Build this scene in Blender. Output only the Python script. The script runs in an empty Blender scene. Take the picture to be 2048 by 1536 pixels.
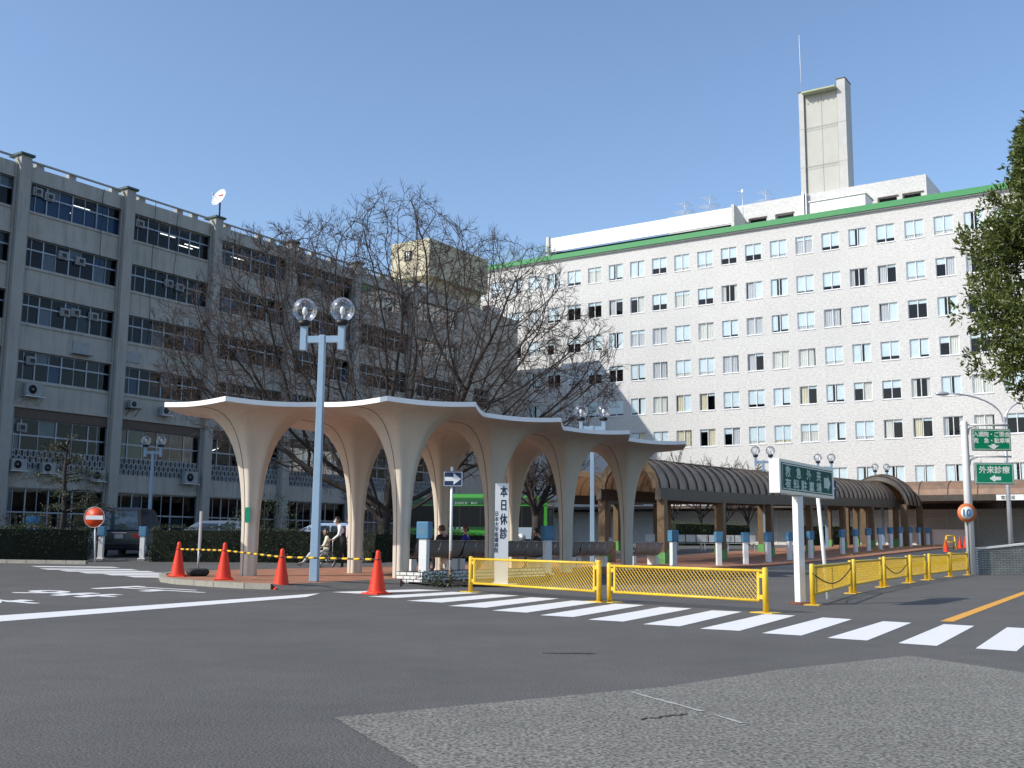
import bpy, bmesh, math, random
from mathutils import Vector, Matrix
random.seed(7)
sc = bpy.context.scene
COL = sc.collection
R = math.radians
PI = math.pi
# ------------------------------------------------------------------ camera
FPX, TH, RO, EYE = 2157.35, 0.1445, 0.00966, 0.98
_c, _s = math.cos(RO), math.sin(RO)
_R0 = Vector((1, 0, 0)); _U0 = Vector((0, -math.sin(TH), math.cos(TH))); _F0 = Vector((0, math.cos(TH), math.sin(TH)))
_cr = _c*_R0 + _s*_U0; _cu = -_s*_R0 + _c*_U0
cd = bpy.data.cameras.new('camera'); cam = bpy.data.objects.new('camera', cd); COL.objects.link(cam)
m = Matrix((_cr, _cu, -_F0)).transposed().to_4x4(); m.translation = Vector((0, 0, EYE)); cam.matrix_world = m
cd.sensor_width = 36; cd.sensor_fit = 'HORIZONTAL'; cd.lens = 36*FPX/2048; cd.clip_end = 5000; cd.clip_start = .1
sc.camera = cam
# ------------------------------------------------------------------ light
SUN_EL = R(37)
SUN_DIR = Vector((-1.0, -0.4, 0)).normalized()*math.cos(SUN_EL) + Vector((0, 0, math.sin(SUN_EL)))   # towards the sun
w = bpy.data.worlds.new('World'); sc.world = w; w.use_nodes = True
nt = w.node_tree; nt.nodes.clear()
sky = nt.nodes.new('ShaderNodeTexSky'); sky.sky_type = 'NISHITA'; sky.sun_disc = False
sky.sun_elevation = SUN_EL; sky.sun_rotation = math.atan2(SUN_DIR.x, SUN_DIR.y)
sky.altitude = 50; sky.air_density = 1.0; sky.dust_density = 1.0; sky.ozone_density = 3.0
bg = nt.nodes.new('ShaderNodeBackground'); bg.inputs[1].default_value = 0.12
wo = nt.nodes.new('ShaderNodeOutputWorld'); nt.links.new(sky.outputs[0], bg.inputs[0]); nt.links.new(bg.outputs[0], wo.inputs[0])
sd = bpy.data.lights.new('sun', 'SUN'); sd.energy = 2.75; sd.angle = R(.53); sd.color = (1, .955, .87)
so = bpy.data.objects.new('sun', sd); COL.objects.link(so); so.rotation_euler = SUN_DIR.to_track_quat('Z', 'Y').to_euler()
sc.view_settings.view_transform = 'Standard'; sc.view_settings.look = 'None'; sc.view_settings.gamma = 1
sc.view_settings.exposure = 0.75
sc.render.engine = 'CYCLES'
sc.cycles.max_bounces = 7; sc.cycles.transparent_max_bounces = 16
sc.cycles.use_denoising = True
# ------------------------------------------------------------------ ground shape and survey helpers
def gz(x, y):
    t = min(1, max(0, (y-42)/40)); return .86*t*t*(3-2*t)
def ray(u, v):
    a = (u-1024)/FPX; b = (v-768)/FPX
    x = a*_c + b*_s; vv = -a*_s + b*_c
    return Vector((x, math.cos(TH)+math.sin(TH)*vv, math.sin(TH)-math.cos(TH)*vv))
def G(u, v, up=0.0):
    "ground point surveyed from photo pixel"
    d = ray(u, v); z = up
    for _ in range(30):
        t = (z-EYE)/d.z
        z2 = up+gz(d.x*t, d.y*t); z = z*.5+z2*.5
    return Vector((d.x*t, d.y*t, z))
def UY(u, Y, up=0.0):
    "point at image column u and depth Y, standing on the ground"
    x = (u-1024)/FPX*Y*1.0; return Vector((x, Y, gz(x, Y)+up))
def proj(p):
    Z = p[2]-EYE; y = p[1]*math.cos(TH)+Z*math.sin(TH); z = -p[1]*math.sin(TH)+Z*math.cos(TH)
    if y < .1: return (-1e5, -1e5)
    a = p[0]/y; b = -z/y
    return (1024+FPX*(a*_c-b*_s), 768+FPX*(a*_s+b*_c))
AL = 0.98451; AR = AL-PI/2
dL = Vector((math.cos(AL), math.sin(AL), 0)); dR = Vector((math.cos(AR), math.sin(AR), 0))
nR = dL.copy(); nL = -dR
# ------------------------------------------------------------------ mesh helpers
class MB:
    def __init__(s): s.v = []; s.f = []; s.m = []; s.sm = []
    def add(s, vs, fs, mi=0, smooth=False):
        o = len(s.v); s.v += [tuple(p) for p in vs]
        for f in fs: s.f.append(tuple(i+o for i in f)); s.m.append(mi); s.sm.append(smooth)
        return s
    def quad(s, a, b, c, d, mi=0): return s.add([a, b, c, d], [(0, 1, 2, 3)], mi)
    def box(s, x0, x1, y0, y1, z0, z1, mi=0):
        if x1 < x0: x0, x1 = x1, x0
        if y1 < y0: y0, y1 = y1, y0
        if z1 < z0: z0, z1 = z1, z0
        v = [(x0, y0, z0), (x1, y0, z0), (x1, y1, z0), (x0, y1, z0), (x0, y0, z1), (x1, y0, z1), (x1, y1, z1), (x0, y1, z1)]
        return s.add(v, [(3, 2, 1, 0), (4, 5, 6, 7), (0, 1, 5, 4), (1, 2, 6, 5), (2, 3, 7, 6), (3, 0, 4, 7)], mi)
    def obox(s, c, ax, hx, hy, hz, mi=0, taper=1.0):
        "box centred at c, ax = 3 unit axes"
        c = Vector(c); X, Y, Z = [Vector(a) for a in ax]; v = []
        for dz in (-1, 1):
            k = taper if dz > 0 else 1
            for dx, dy in ((-1, -1), (1, -1), (1, 1), (-1, 1)): v.append(c+X*dx*hx*k+Y*dy*hy*k+Z*dz*hz)
        return s.add(v, [(3, 2, 1, 0), (4, 5, 6, 7), (0, 1, 5, 4), (1, 2, 6, 5), (2, 3, 7, 6), (3, 0, 4, 7)], mi)
    def bar(s, p, q, w, h, mi=0, up=(0, 0, 1)):
        p = Vector(p); q = Vector(q); Z = (q-p); L = Z.length; Z.normalize(); U = Vector(up)
        if abs(Z.dot(U)) > .98: U = Vector((1, 0, 0))
        X = Z.cross(U).normalized(); Y = X.cross(Z)
        return s.obox((p+q)/2, (X, Y, Z), w/2, h/2, L/2, mi)
    def tube(s, pts, rs, n=8, mi=0, cap=True, smooth=True):
        pts = [Vector(p) for p in pts]
        if not hasattr(rs, '__len__'): rs = [rs]*len(pts)
        vs = []; fs = []; X = None
        for i, p in enumerate(pts):
            t = (pts[min(i+1, len(pts)-1)]-pts[max(i-1, 0)])
            if t.length < 1e-9: t = Vector((0, 0, 1))
            t.normalize()
            if X is None: X = t.orthogonal().normalized()
            else:
                X = X-t*X.dot(t)
                X = X.normalized() if X.length > 1e-6 else t.orthogonal().normalized()
            Y = t.cross(X)
            for k in range(n):
                a = 2*PI*k/n; vs.append(p+(X*math.cos(a)+Y*math.sin(a))*rs[i])
        for i in range(len(pts)-1):
            for k in range(n):
                a = i*n+k; b = i*n+(k+1) % n; fs.append((a, b, b+n, a+n))
        if cap: fs.append(tuple(range(n-1, -1, -1))); fs.append(tuple(range(len(vs)-n, len(vs))))
        return s.add(vs, fs, mi, smooth)
    def cyl(s, p, q, r0, r1=None, n=12, mi=0): return s.tube([p, q], [r0, r0 if r1 is None else r1], n, mi)
    def lathe(s, prof, n=16, c=(0, 0, 0), mi=0, smooth=True):
        vs = []; fs = []
        for r, z in prof:
            for k in range(n):
                a = 2*PI*k/n; vs.append((c[0]+r*math.cos(a), c[1]+r*math.sin(a), c[2]+z))
        for i in range(len(prof)-1):
            for k in range(n):
                a = i*n+k; b = i*n+(k+1) % n; fs.append((a, b, b+n, a+n))
        fs.append(tuple(range(n-1, -1, -1))); fs.append(tuple(range(len(vs)-n, len(vs))))
        return s.add(vs, fs, mi, smooth)
    def ball(s, c, rx, ry=None, rz=None, n=16, m_=10, mi=0):
        ry = rx if ry is None else ry; rz = rx if rz is None else rz
        vs = []; fs = []
        for i in range(m_+1):
            t = PI*i/m_
            for k in range(n):
                a = 2*PI*k/n; vs.append((c[0]+rx*math.sin(t)*math.cos(a), c[1]+ry*math.sin(t)*math.sin(a), c[2]-rz*math.cos(t)))
        for i in range(m_):
            for k in range(n):
                a = i*n+k; b = i*n+(k+1) % n; fs.append((a, b, b+n, a+n))
        return s.add(vs, fs, mi, True)
    def prism(s, poly, z0, z1, mi=0, base=None):
        "extrude xy polygon (ccw) from z0 to z1; base adds a per-vertex z"
        n = len(poly); g = [(base(p[0], p[1]) if base else 0) for p in poly]
        v = [(p[0], p[1], z0+h) for p, h in zip(poly, g)]+[(p[0], p[1], z1+h) for p, h in zip(poly, g)]
        f = [tuple(range(n-1, -1, -1)), tuple(range(n, 2*n))]+[(i, (i+1) % n, (i+1) % n+n, i+n) for i in range(n)]
        return s.add(v, f, mi)
    def extr(s, prof, a, b, mi=0, smooth=False, ax='x'):
        "extrude a closed (y,z) profile along x from a to b"
        n = len(prof)
        if ax == 'x': v = [(a, p[0], p[1]) for p in prof]+[(b, p[0], p[1]) for p in prof]
        else: v = [(p[0], a, p[1]) for p in prof]+[(p[0], b, p[1]) for p in prof]
        s.add(v, [(i, (i+1) % n, (i+1) % n+n, i+n) for i in range(n)], mi, smooth)
        s.add(v, [tuple(range(n-1, -1, -1)), tuple(range(n, 2*n))], mi)
        return s
    def torus(s, c, R_, r, ax='y', n=28, k=8, mi=0, arc=(0, 2*PI)):
        pts = []
        full = abs(arc[1]-arc[0]-2*PI) < 1e-6
        for i in range(n+1):
            a = arc[0]+(arc[1]-arc[0])*i/n
            d = (math.cos(a)*R_, 0, math.sin(a)*R_) if ax == 'y' else ((math.cos(a)*R_, math.sin(a)*R_, 0) if ax == 'z' else (0, math.cos(a)*R_, math.sin(a)*R_))
            pts.append(Vector(c)+Vector(d))
        return s.tube(pts, r, k, mi, cap=not full)
    def build(s, name, mats, parent=None, bevel=0):
        me = bpy.data.meshes.new(name); me.from_pydata(s.v, [], s.f); me.update()
        if not isinstance(mats, (list, tuple)): mats = [mats]
        for m_ in mats: me.materials.append(m_)
        me.polygons.foreach_set('material_index', s.m); me.polygons.foreach_set('use_smooth', s.sm)
        bm = bmesh.new(); bm.from_mesh(me); bmesh.ops.recalc_face_normals(bm, faces=bm.faces) if len(s.f) < 40000 and s.f else None; bm.to_mesh(me); bm.free()
        o = bpy.data.objects.new(name, me); COL.objects.link(o)
        if parent is not None: o.parent = parent
        if bevel:
            b = o.modifiers.new('bevel', 'BEVEL'); b.width = bevel; b.segments = 2; b.limit_method = 'ANGLE'
        return o
def tag(o, label=None, cat=None, group=None, kind=None):
    if label: o['label'] = label
    if cat: o['category'] = cat
    if group: o['group'] = group
    if kind: o['kind'] = kind
    return o
def thing(name, label, cat, loc=(0, 0, 0), rz=0, group=None):
    o = bpy.data.objects.new(name, None); COL.objects.link(o); o.location = loc; o.rotation_euler = (0, 0, rz)
    o.empty_display_size = .2
    return tag(o, label, cat, group)
def dup(root, loc=None, rz=None, label=None, group=None, parent=None):
    r = root.copy(); COL.objects.link(r)
    if parent is not None: r.parent = parent
    if loc is not None: r.location = loc
    if rz is not None: r.rotation_euler = (0, 0, rz)
    if label: r['label'] = label
    if group: r['group'] = group
    for ch in list(root.children): dup(ch, parent=r)
    return r
def text(name, body, size, mat, parent=None, mw=None, depth=.003, spacing=1.0, xs=1.0, bold=0.0, line=1.0):
    "lettering as mesh; local x = reading direction, local y = up, z = out of the sign; centred"
    c = bpy.data.curves.new('t', 'FONT'); c.body = body; c.size = size; c.align_x = 'CENTER'; c.align_y = 'CENTER'
    c.extrude = 0; c.space_character = spacing; c.space_line = line; c.resolution_u = 3
    t = bpy.data.objects.new('t', c); COL.objects.link(t)
    dg = bpy.context.evaluated_depsgraph_get(); me = bpy.data.meshes.new_from_object(t.evaluated_get(dg)); 
    bpy.data.objects.remove(t); bpy.data.curves.remove(c)
    xs_ = [v.co.x for v in me.vertices]; ys_ = [v.co.y for v in me.vertices]
    if xs_:
        cx = (min(xs_)+max(xs_))/2; cy = (min(ys_)+max(ys_))/2
        for v in me.vertices: v.co.x = (v.co.x-cx)*xs; v.co.y -= cy
    if bold:        # heavier strokes: shifted layers, each a hair prouder than the last
        n0 = len(me.vertices); base = [v.co.copy() for v in me.vertices]; fc = [tuple(p.vertices) for p in me.polygons]; vs = []; fs = []
        for k, (a, b_) in enumerate(((0, 0), (1, 0), (-1, 0), (0, 1), (0, -1))):
            vs += [(p.x+a*bold, p.y+b_*bold, .0005*k) for p in base]; fs += [tuple(i+n0*k for i in f) for f in fc]
        me = bpy.data.meshes.new('t'); me.from_pydata(vs, [], fs)
    me.materials.clear(); me.materials.append(mat)
    for p in me.polygons: p.material_index = 0
    if mw is not None: me.transform(mw)
    me.name = name
    o = bpy.data.objects.new(name, me); COL.objects.link(o)
    if parent is not None: o.parent = parent
    return o
def frame(o, x, y): 
    "matrix with local x,y axes and z = x cross y at origin o"
    x = Vector(x).normalized(); y = Vector(y).normalized(); z = x.cross(y)
    mm = Matrix((x, y, z)).transposed().to_4x4(); mm.translation = Vector(o); return mm
# ------------------------------------------------------------------ materials
def M(name, col, rough=.6, metal=0.0, var=.12, scale=3.0, bump=0.0, bscale=60.0, spec=.4, dirt=None, dscale=1.5, damt=.4, stretch=None, coord='Object', emis=0):
    ma = bpy.data.materials.new(name); ma.use_nodes = True; n = ma.node_tree; L = n.links
    b = n.nodes['Principled BSDF']; b.inputs['Roughness'].default_value = rough; b.inputs['Metallic'].default_value = metal
    b.inputs['Specular IOR Level'].default_value = spec
    col = tuple(col)+(1,) if len(col) == 3 else col
    tc = n.nodes.new('ShaderNodeTexCoord'); mp = n.nodes.new('ShaderNodeMapping'); L.new(tc.outputs[coord], mp.inputs[0])
    if stretch: mp.inputs['Scale'].default_value = stretch
    src = None
    if var:
        no = n.nodes.new('ShaderNodeTexNoise'); no.inputs['Scale'].default_value = scale; no.inputs['Detail'].default_value = 6; no.inputs['Roughness'].default_value = .65
        L.new(mp.outputs[0], no.inputs['Vector'])
        mr = n.nodes.new('ShaderNodeMapRange'); mr.inputs['From Min'].default_value = .3; mr.inputs['From Max'].default_value = .7
        mr.inputs['To Min'].default_value = 1-var; mr.inputs['To Max'].default_value = 1+var
        L.new(no.outputs[0], mr.inputs[0])
        mx = n.nodes.new('ShaderNodeMix'); mx.data_type = 'RGBA'; mx.blend_type = 'MULTIPLY'; mx.inputs[0].default_value = 1
        mx.inputs[6].default_value = col; L.new(mr.outputs[0], mx.inputs[7]); src = mx.outputs[2]
    if dirt:
        n2 = n.nodes.new('ShaderNodeTexNoise'); n2.inputs['Scale'].default_value = dscale; n2.inputs['Detail'].default_value = 8; n2.inputs['Roughness'].default_value = .7
        L.new(mp.outputs[0], n2.inputs['Vector'])
        m2 = n.nodes.new('ShaderNodeMapRange'); m2.inputs['From Min'].default_value = .5; m2.inputs['From Max'].default_value = .72; m2.inputs['To Max'].default_value = damt
        L.new(n2.outputs[0], m2.inputs[0])
        mx2 = n.nodes.new('ShaderNodeMix'); mx2.data_type = 'RGBA'; L.new(m2.outputs[0], mx2.inputs[0])
        if src: L.new(src, mx2.inputs[6])
        else: mx2.inputs[6].default_value = col
        mx2.inputs[7].default_value = tuple(dirt)+(1,); src = mx2.outputs[2]
    if src: L.new(src, b.inputs['Base Color'])
    else: b.inputs['Base Color'].default_value = col
    if bump:
        n3 = n.nodes.new('ShaderNodeTexNoise'); n3.inputs['Scale'].default_value = bscale; n3.inputs['Detail'].default_value = 5
        L.new(mp.outputs[0], n3.inputs['Vector'])
        bu = n.nodes.new('ShaderNodeBump'); bu.inputs['Strength'].default_value = bump; bu.inputs['Distance'].default_value = .02
        L.new(n3.outputs[0], bu.inputs['Height']); L.new(bu.outputs[0], b.inputs['Normal'])
    if emis:
        b.inputs['Emission Color'].default_value = col; b.inputs['Emission Strength'].default_value = emis
    return ma
def glass(name, tint=(.75, .82, .85), refl=.5, rough=.02, ior=1.5, k=.9):
    ma = bpy.data.materials.new(name); ma.use_nodes = True; n = ma.node_tree; n.nodes.clear(); L = n.links
    o = n.nodes.new('ShaderNodeOutputMaterial'); mi = n.nodes.new('ShaderNodeMixShader')
    fr = n.nodes.new('ShaderNodeFresnel'); fr.inputs[0].default_value = ior
    t = n.nodes.new('ShaderNodeBsdfTransparent'); t.inputs[0].default_value = tuple(tint)+(1,)
    g = n.nodes.new('ShaderNodeBsdfGlossy'); g.inputs['Roughness'].default_value = rough; g.inputs[0].default_value = (1, 1, 1, 1)
    ma_ = n.nodes.new('ShaderNodeMath'); ma_.operation = 'MULTIPLY_ADD'; ma_.inputs[1].default_value = k; ma_.inputs[2].default_value = refl*.1
    L.new(fr.outputs[0], ma_.inputs[0]); L.new(ma_.outputs[0], mi.inputs[0]); L.new(t.outputs[0], mi.inputs[1]); L.new(g.outputs[0], mi.inputs[2]); L.new(mi.outputs[0], o.inputs[0])
    return ma
m_white = M('white_paint', (.74, .75, .74), .45, var=.06, dirt=(.45, .42, .36), damt=.25, dscale=3)
m_lblue = M('pale_blue_paint', (.25, .36, .47), .4, var=.06)
m_navy = M('navy_sign', (.012, .035, .09), .4, var=.05)
m_blue = M('blue_box_paint', (.065, .2, .34), .5, var=.12, dirt=(.1, .16, .2), damt=.3)
m_yel = M('yellow_paint', (.72, .47, .035), .4, var=.1, scale=8, dirt=(.35, .2, .05), dscale=5, damt=.5)
m_black = M('black_paint', (.015, .015, .016), .5, var=.1)
m_red = M('cone_red', (.70, .035, .008), .5, var=.08, scale=6)
m_green = M('sign_green', (.0, .22, .11), .4, var=.05)
m_dgreen = M('dull_sign_green', (.0, .085, .06), .6, var=.08, spec=.15)
m_steel = M('steel', (.34, .34, .34), .35, .8, var=.1)
m_galv = M('galvanised', (.5, .51, .53), .45, .5, var=.12)
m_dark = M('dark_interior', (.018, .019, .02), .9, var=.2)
m_rub = M('rubber', (.035, .034, .033), .8, var=.2, scale=10)
m_glass = glass('window_glass', (.95, .98, .99), .1, k=.5)
# ================================================================== SETTING
def asphalt(name, c1, c2, grain=180, bump=.5, patch=.35):
    ma = bpy.data.materials.new(name); ma.use_nodes = True; n = ma.node_tree; L = n.links; b = n.nodes['Principled BSDF']
    b.inputs['Roughness'].default_value = .82; b.inputs['Specular IOR Level'].default_value = .35
    tc = n.nodes.new('ShaderNodeTexCoord'); co = tc.outputs['Object']
    def noise(s, d=4, r=.6):
        x = n.nodes.new('ShaderNodeTexNoise'); x.inputs['Scale'].default_value = s; x.inputs['Detail'].default_value = d; x.inputs['Roughness'].default_value = r
        L.new(co, x.inputs['Vector']); return x.outputs[0]
    def rng(s, a, b_, c, d):
        x = n.nodes.new('ShaderNodeMapRange'); L.new(s, x.inputs[0])
        for i, k in enumerate((a, b_, c, d)): x.inputs[i+1].default_value = k
        return x.outputs[0]
    def mixc(f, a, b_, bt='MIX'):
        x = n.nodes.new('ShaderNodeMix'); x.data_type = 'RGBA'; x.blend_type = bt
        for sock, v in ((x.inputs[0], f), (x.inputs[6], a), (x.inputs[7], b_)):
            if hasattr(v, 'links') or hasattr(v, 'is_linked'): L.new(v, sock)
            else: sock.default_value = v
        return x.outputs[2]
    f1 = rng(noise(grain, 2), .35, .65, 0, 1)
    c = mixc(f1, c1+(1,), c2+(1,))
    f2 = rng(noise(.35, 6, .7), .3, .7, 1-patch*.5, 1+patch*.5); c = mixc(1.0, c, f2, 'MULTIPLY')
    f3 = rng(noise(3.0, 6, .7), .3, .7, .93, 1.07); c = mixc(1.0, c, f3, 'MULTIPLY')
    L.new(c, b.inputs['Base Color'])
    bu = n.nodes.new('ShaderNodeBump'); bu.inputs['Strength'].default_value = bump; bu.inputs['Distance'].default_value = .01
    L.new(noise(grain*.8, 3), bu.inputs['Height']); L.new(bu.outputs[0], b.inputs['Normal'])
    return ma
m_asph = asphalt('asphalt', (.046, .044, .041), (.152, .146, .136), 75)
m_conc = asphalt('worn_concrete', (.07, .067, .058), (.27, .26, .225), 48, .7, .25)
m_dasph = asphalt('dark_bay_asphalt', (.03, .038, .05), (.06, .07, .085), 140)
m_paint = M('road_paint', (.74, .73, .71), .6, var=.05, scale=30, dirt=(.45, .45, .46), dscale=7, damt=.22)
m_opaint = M('orange_road_paint', (.72, .34, .04), .6, var=.1, scale=30, dirt=(.3, .25, .2), dscale=7, damt=.3)
m_kerb = M('kerb_concrete', (.30, .285, .24), .85, var=.18, scale=6, bump=.3, bscale=90, dirt=(.16, .15, .12), damt=.5)
def tilemat(name, c1, c2, mort, sx, sy, rough=.8, rot=0, offset=.5, bump=.3, axes='XY', ms=.02):
    ma = bpy.data.materials.new(name); ma.use_nodes = True; n = ma.node_tree; L = n.links; b = n.nodes['Principled BSDF']; b.inputs['Roughness'].default_value = rough
    tc = n.nodes.new('ShaderNodeTexCoord'); mp = n.nodes.new('ShaderNodeMapping'); L.new(tc.outputs['Object'], mp.inputs[0]); mp.inputs['Rotation'].default_value = (0, 0, rot)
    src = mp.outputs[0]
    if axes == 'XZ':
        se = n.nodes.new('ShaderNodeSeparateXYZ'); cb = n.nodes.new('ShaderNodeCombineXYZ'); L.new(src, se.inputs[0])
        ad = n.nodes.new('ShaderNodeMath'); L.new(se.outputs[0], ad.inputs[0]); L.new(se.outputs[1], ad.inputs[1])
        L.new(ad.outputs[0], cb.inputs[0]); L.new(se.outputs[2], cb.inputs[1]); src = cb.outputs[0]
    br = n.nodes.new('ShaderNodeTexBrick'); L.new(src, br.inputs['Vector']); br.inputs['Scale'].default_value = 1; br.inputs['Brick Width'].default_value = sx; br.inputs['Row Height'].default_value = sy
    br.inputs['Mortar Size'].default_value = ms; br.inputs['Color1'].default_value = c1+(1,); br.inputs['Color2'].default_value = c2+(1,); br.inputs['Mortar'].default_value = mort+(1,); br.offset = offset
    no = n.nodes.new('ShaderNodeTexNoise'); no.inputs['Scale'].default_value = 2.2; no.inputs['Detail'].default_value = 6; L.new(tc.outputs['Object'], no.inputs['Vector'])
    mr = n.nodes.new('ShaderNodeMapRange'); mr.inputs[1].default_value = .3; mr.inputs[2].default_value = .7; mr.inputs[3].default_value = .78; mr.inputs[4].default_value = 1.2; L.new(no.outputs[0], mr.inputs[0])
    mx = n.nodes.new('ShaderNodeMix'); mx.data_type = 'RGBA'; mx.blend_type = 'MULTIPLY'; mx.inputs[0].default_value = 1; L.new(br.outputs[0], mx.inputs[6]); L.new(mr.outputs[0], mx.inputs[7]); L.new(mx.outputs[2], b.inputs['Base Color'])
    bu = n.nodes.new('ShaderNodeBump'); bu.inputs['Strength'].default_value = bump; bu.inputs['Distance'].default_value = .01; bu.invert = True; L.new(br.outputs['Fac'], bu.inputs['Height']); L.new(bu.outputs[0], b.inputs['Normal'])
    return ma
m_pave = tilemat('terracotta_paving', (.38, .17, .095), (.30, .125, .07), (.2, .11, .07), .2, .1, .85, rot=.7, ms=.006)
m_wtile = tilemat('white_tile', (.72, .71, .68), (.62, .61, .58), (.035, .04, .045), .2, .085, .5, axes='XZ', ms=.01)
def structure(name, mb, mat): return tag(mb.build(name, mat), kind='structure')
# ground sheet reaching the horizon, rising gently behind the forecourt
g = MB(); xs = [-3000, -900, -300, -120]+[x for x in range(-80, 121, 5)]+[200, 400, 1000, 3000]; ys = [-2500, -600, -150, -40, -10, 0]+[y for y in range(10, 125, 3)]+[160, 260, 500, 1000, 3500]
vs = [(x, y, gz(x, y)) for y in ys for x in xs]; W_ = len(xs)
g.add(vs, [(j*W_+i, j*W_+i+1, (j+1)*W_+i+1, (j+1)*W_+i) for j in range(len(ys)-1) for i in range(W_-1)], 0, True)
structure('ground', g, m_asph)
# concrete patch in the foreground
g = MB(); pp = [G(u, v) for u, v in [(668, 1436), (1335, 1374), (1560, 1340), (1820, 1312), (2048, 1346), (2300, 1385)]]
pp += [Vector((6.5, -4, 0)), Vector((2.2, -8, 0)), G(835, 1536)*1.0+Vector((1.3, -3.6, 0)), G(835, 1536)]
g.add([(p.x, p.y, .004) for p in pp], [tuple(range(len(pp)-1, -1, -1))]); structure('concrete_patch', g, m_conc)
g = MB()
def strip(g, p, q, w_, z, segs=10, jit=0.0):
    p = Vector(p); q = Vector(q); d = (q-p).normalized(); n_ = Vector((-d.y, d.x, 0)); vs = []
    for i in range(segs+1):
        c = p.lerp(q, i/segs)+n_*random.uniform(-jit, jit); ww = w_*random.uniform(.6, 1.3) if jit else w_
        vs += [c+n_*ww/2, c-n_*ww/2]
    for v in vs: v.z = gz(v.x, v.y)+z
    g.add(vs, [(2*i, 2*i+1, 2*i+3, 2*i+2) for i in range(segs)])
m_scar = M('pale_scar', (.36, .36, .34), .8, var=.2, scale=30)
strip(g, G(1262, 1386), G(1405, 1425), .035, .008, 14, .004); strip(g, G(1430, 1432), G(1485, 1449), .03, .008, 6, .003)
structure('road_scar', g, m_scar)
g = MB(); m_crack = M('crack', (.03, .03, .03), .9)
strip(g, G(1280, 1441), G(1375, 1430), .02, .008, 16, .02); strip(g, G(1085, 1306), G(1190, 1308), .04, .0045, 10, .03)
strip(g, G(545, 1184), G(700, 1182), .03, .0045, 10, .02)
structure('road_crack', g, m_crack)
# zebra crossing
ZC = [((2014.4, 1255), (2085, 1259), (2033, 1303.4), (1951, 1297.7)), ((1887.8, 1248.8), (1948.8, 1252.3), (1873.8, 1292.5), (1796.4, 1287)),
 ((1766, 1243), (1823, 1246), (1734, 1281.7), (1655, 1276.5)), ((1645, 1235.5), (1704, 1239), (1603, 1271.7), (1524, 1267)), ((1530, 1228.5), (1591, 1231.5), (1479, 1262.3), (1400, 1258)),
 ((1424, 1221.2), (1484, 1224), (1359, 1253.3), (1286, 1249)), ((1322, 1214.3), (1384, 1217.3), (1246, 1243.8), (1176, 1239.8)), ((1230, 1207.7), (1289, 1210.5), (1146, 1234.6), (1080, 1231)),
 ((1145, 1201.5), (1203, 1204), (1053, 1225.7), (984, 1221.5)), ((1062, 1195), (1118, 1197.5), (970, 1216), (896, 1212.3)), ((985, 1189), (1038, 1191.5), (883, 1205.5), (813, 1202)),
 ((905, 1184), (960, 1186.3), (790, 1196.3), (735, 1193.5)), ((835, 1179), (890, 1181), (716, 1187.5), (662, 1184.5))]
g = MB()
for q in ZC:
    ps = [G(*p) for p in q]; g.add([(p.x, p.y, p.z+.004) for p in ps], [(3, 2, 1, 0)])
structure('zebra_crossing', g, m_paint)
g = MB()
for ya, yb, a, b_ in [(1132.3, 1134.3, 60, 225), (1137, 1139.4, 78, 262), (1140.8, 1143.2, 117, 296), (1144.4, 1147, 156, 330), (1148, 1150.8, 205, 352), (1152, 1154.8, 250, 372)]:
    p1, p2, p3, p4 = G(a, ya), G(b_, ya+1.5), G(b_+16, yb+1.5), G(a+18, yb)
    g.add([(p.x, p.y, p.z+.004) for p in (p1, p2, p3, p4)], [(3, 2, 1, 0)])
structure('far_crossing', g, m_paint)
g = MB(); a0, a1, b0, b1 = G(0, 1231.5), G(0, 1243.5), G(640, 1187), G(612, 1194.5)
d0 = (a0-b0); d1 = (a1-b1)
g.add([(p.x, p.y, .004) for p in (b1, b0, a0+d0*.5, a1+d1*.5)], [(0, 1, 2, 3)]); structure('stop_line', g, m_paint)
g = MB(); p = G(1893, 1243.5); q = G(2048, 1186); strip(g, p, p+(q-p)*2.6, .16, .004, 8); structure('lane_line', g, m_opaint)
# stop marking written for drivers coming from the left
for i, (ch, ctr) in enumerate(zip('止まれ', [(-6.65, 20.75), (-7.62, 18.95), (-8.15, 16.75)])):
    mw = Matrix(((-.36, .80, 0, ctr[0]), (-.93, -.60, 0, ctr[1]), (0, 0, 1, .0045), (0, 0, 0, 1)))
    t = text('road_lettering', ch, 1.0, m_paint, mw=mw @ Matrix.Diagonal((1.45, 3.2, 1, 1)), depth=.001, bold=.02)
    tag(t, kind='structure')
# paved plaza strip with kerb
edge = [G(323, 1164), G(352, 1168.5), G(429, 1174), G(490, 1177.3), G(543, 1178.7)]
inner = [G(590, 1177.5), G(640, 1175), G(720, 1169.5), G(800, 1166)]
p0 = Vector((-2.35, 25.45, 0)); far = p0+dL*77
bk0 = Vector((-8.35, 30.2, 0)); bkf = bk0+dL*76
plaza = edge+inner+[p0+dL*t for t in (2, 14, 24, 34, 44, 54, 64, 77)]+[bk0+dL*t for t in (76, 60, 50, 40, 30, 20, 10)]+[bk0, Vector((-8.75, 28.4, 0))]
plaza = [Vector((p.x, p.y, 0)) for p in plaza]
def fill(poly, zf, off):
    bm = bmesh.new(); vv = [bm.verts.new((p.x, p.y, zf(p.x, p.y)+off)) for p in poly]; bm.faces.new(vv); bmesh.ops.triangulate(bm, faces=bm.faces[:]); 
    mb = MB(); mb.add([v.co.copy() for v in bm.verts], [tuple(v.index for v in f.verts) for f in bm.faces] if not bm.verts.index_update() else []); bm.free(); return mb
mbp = MB(); n_ = len(plaza)
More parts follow.
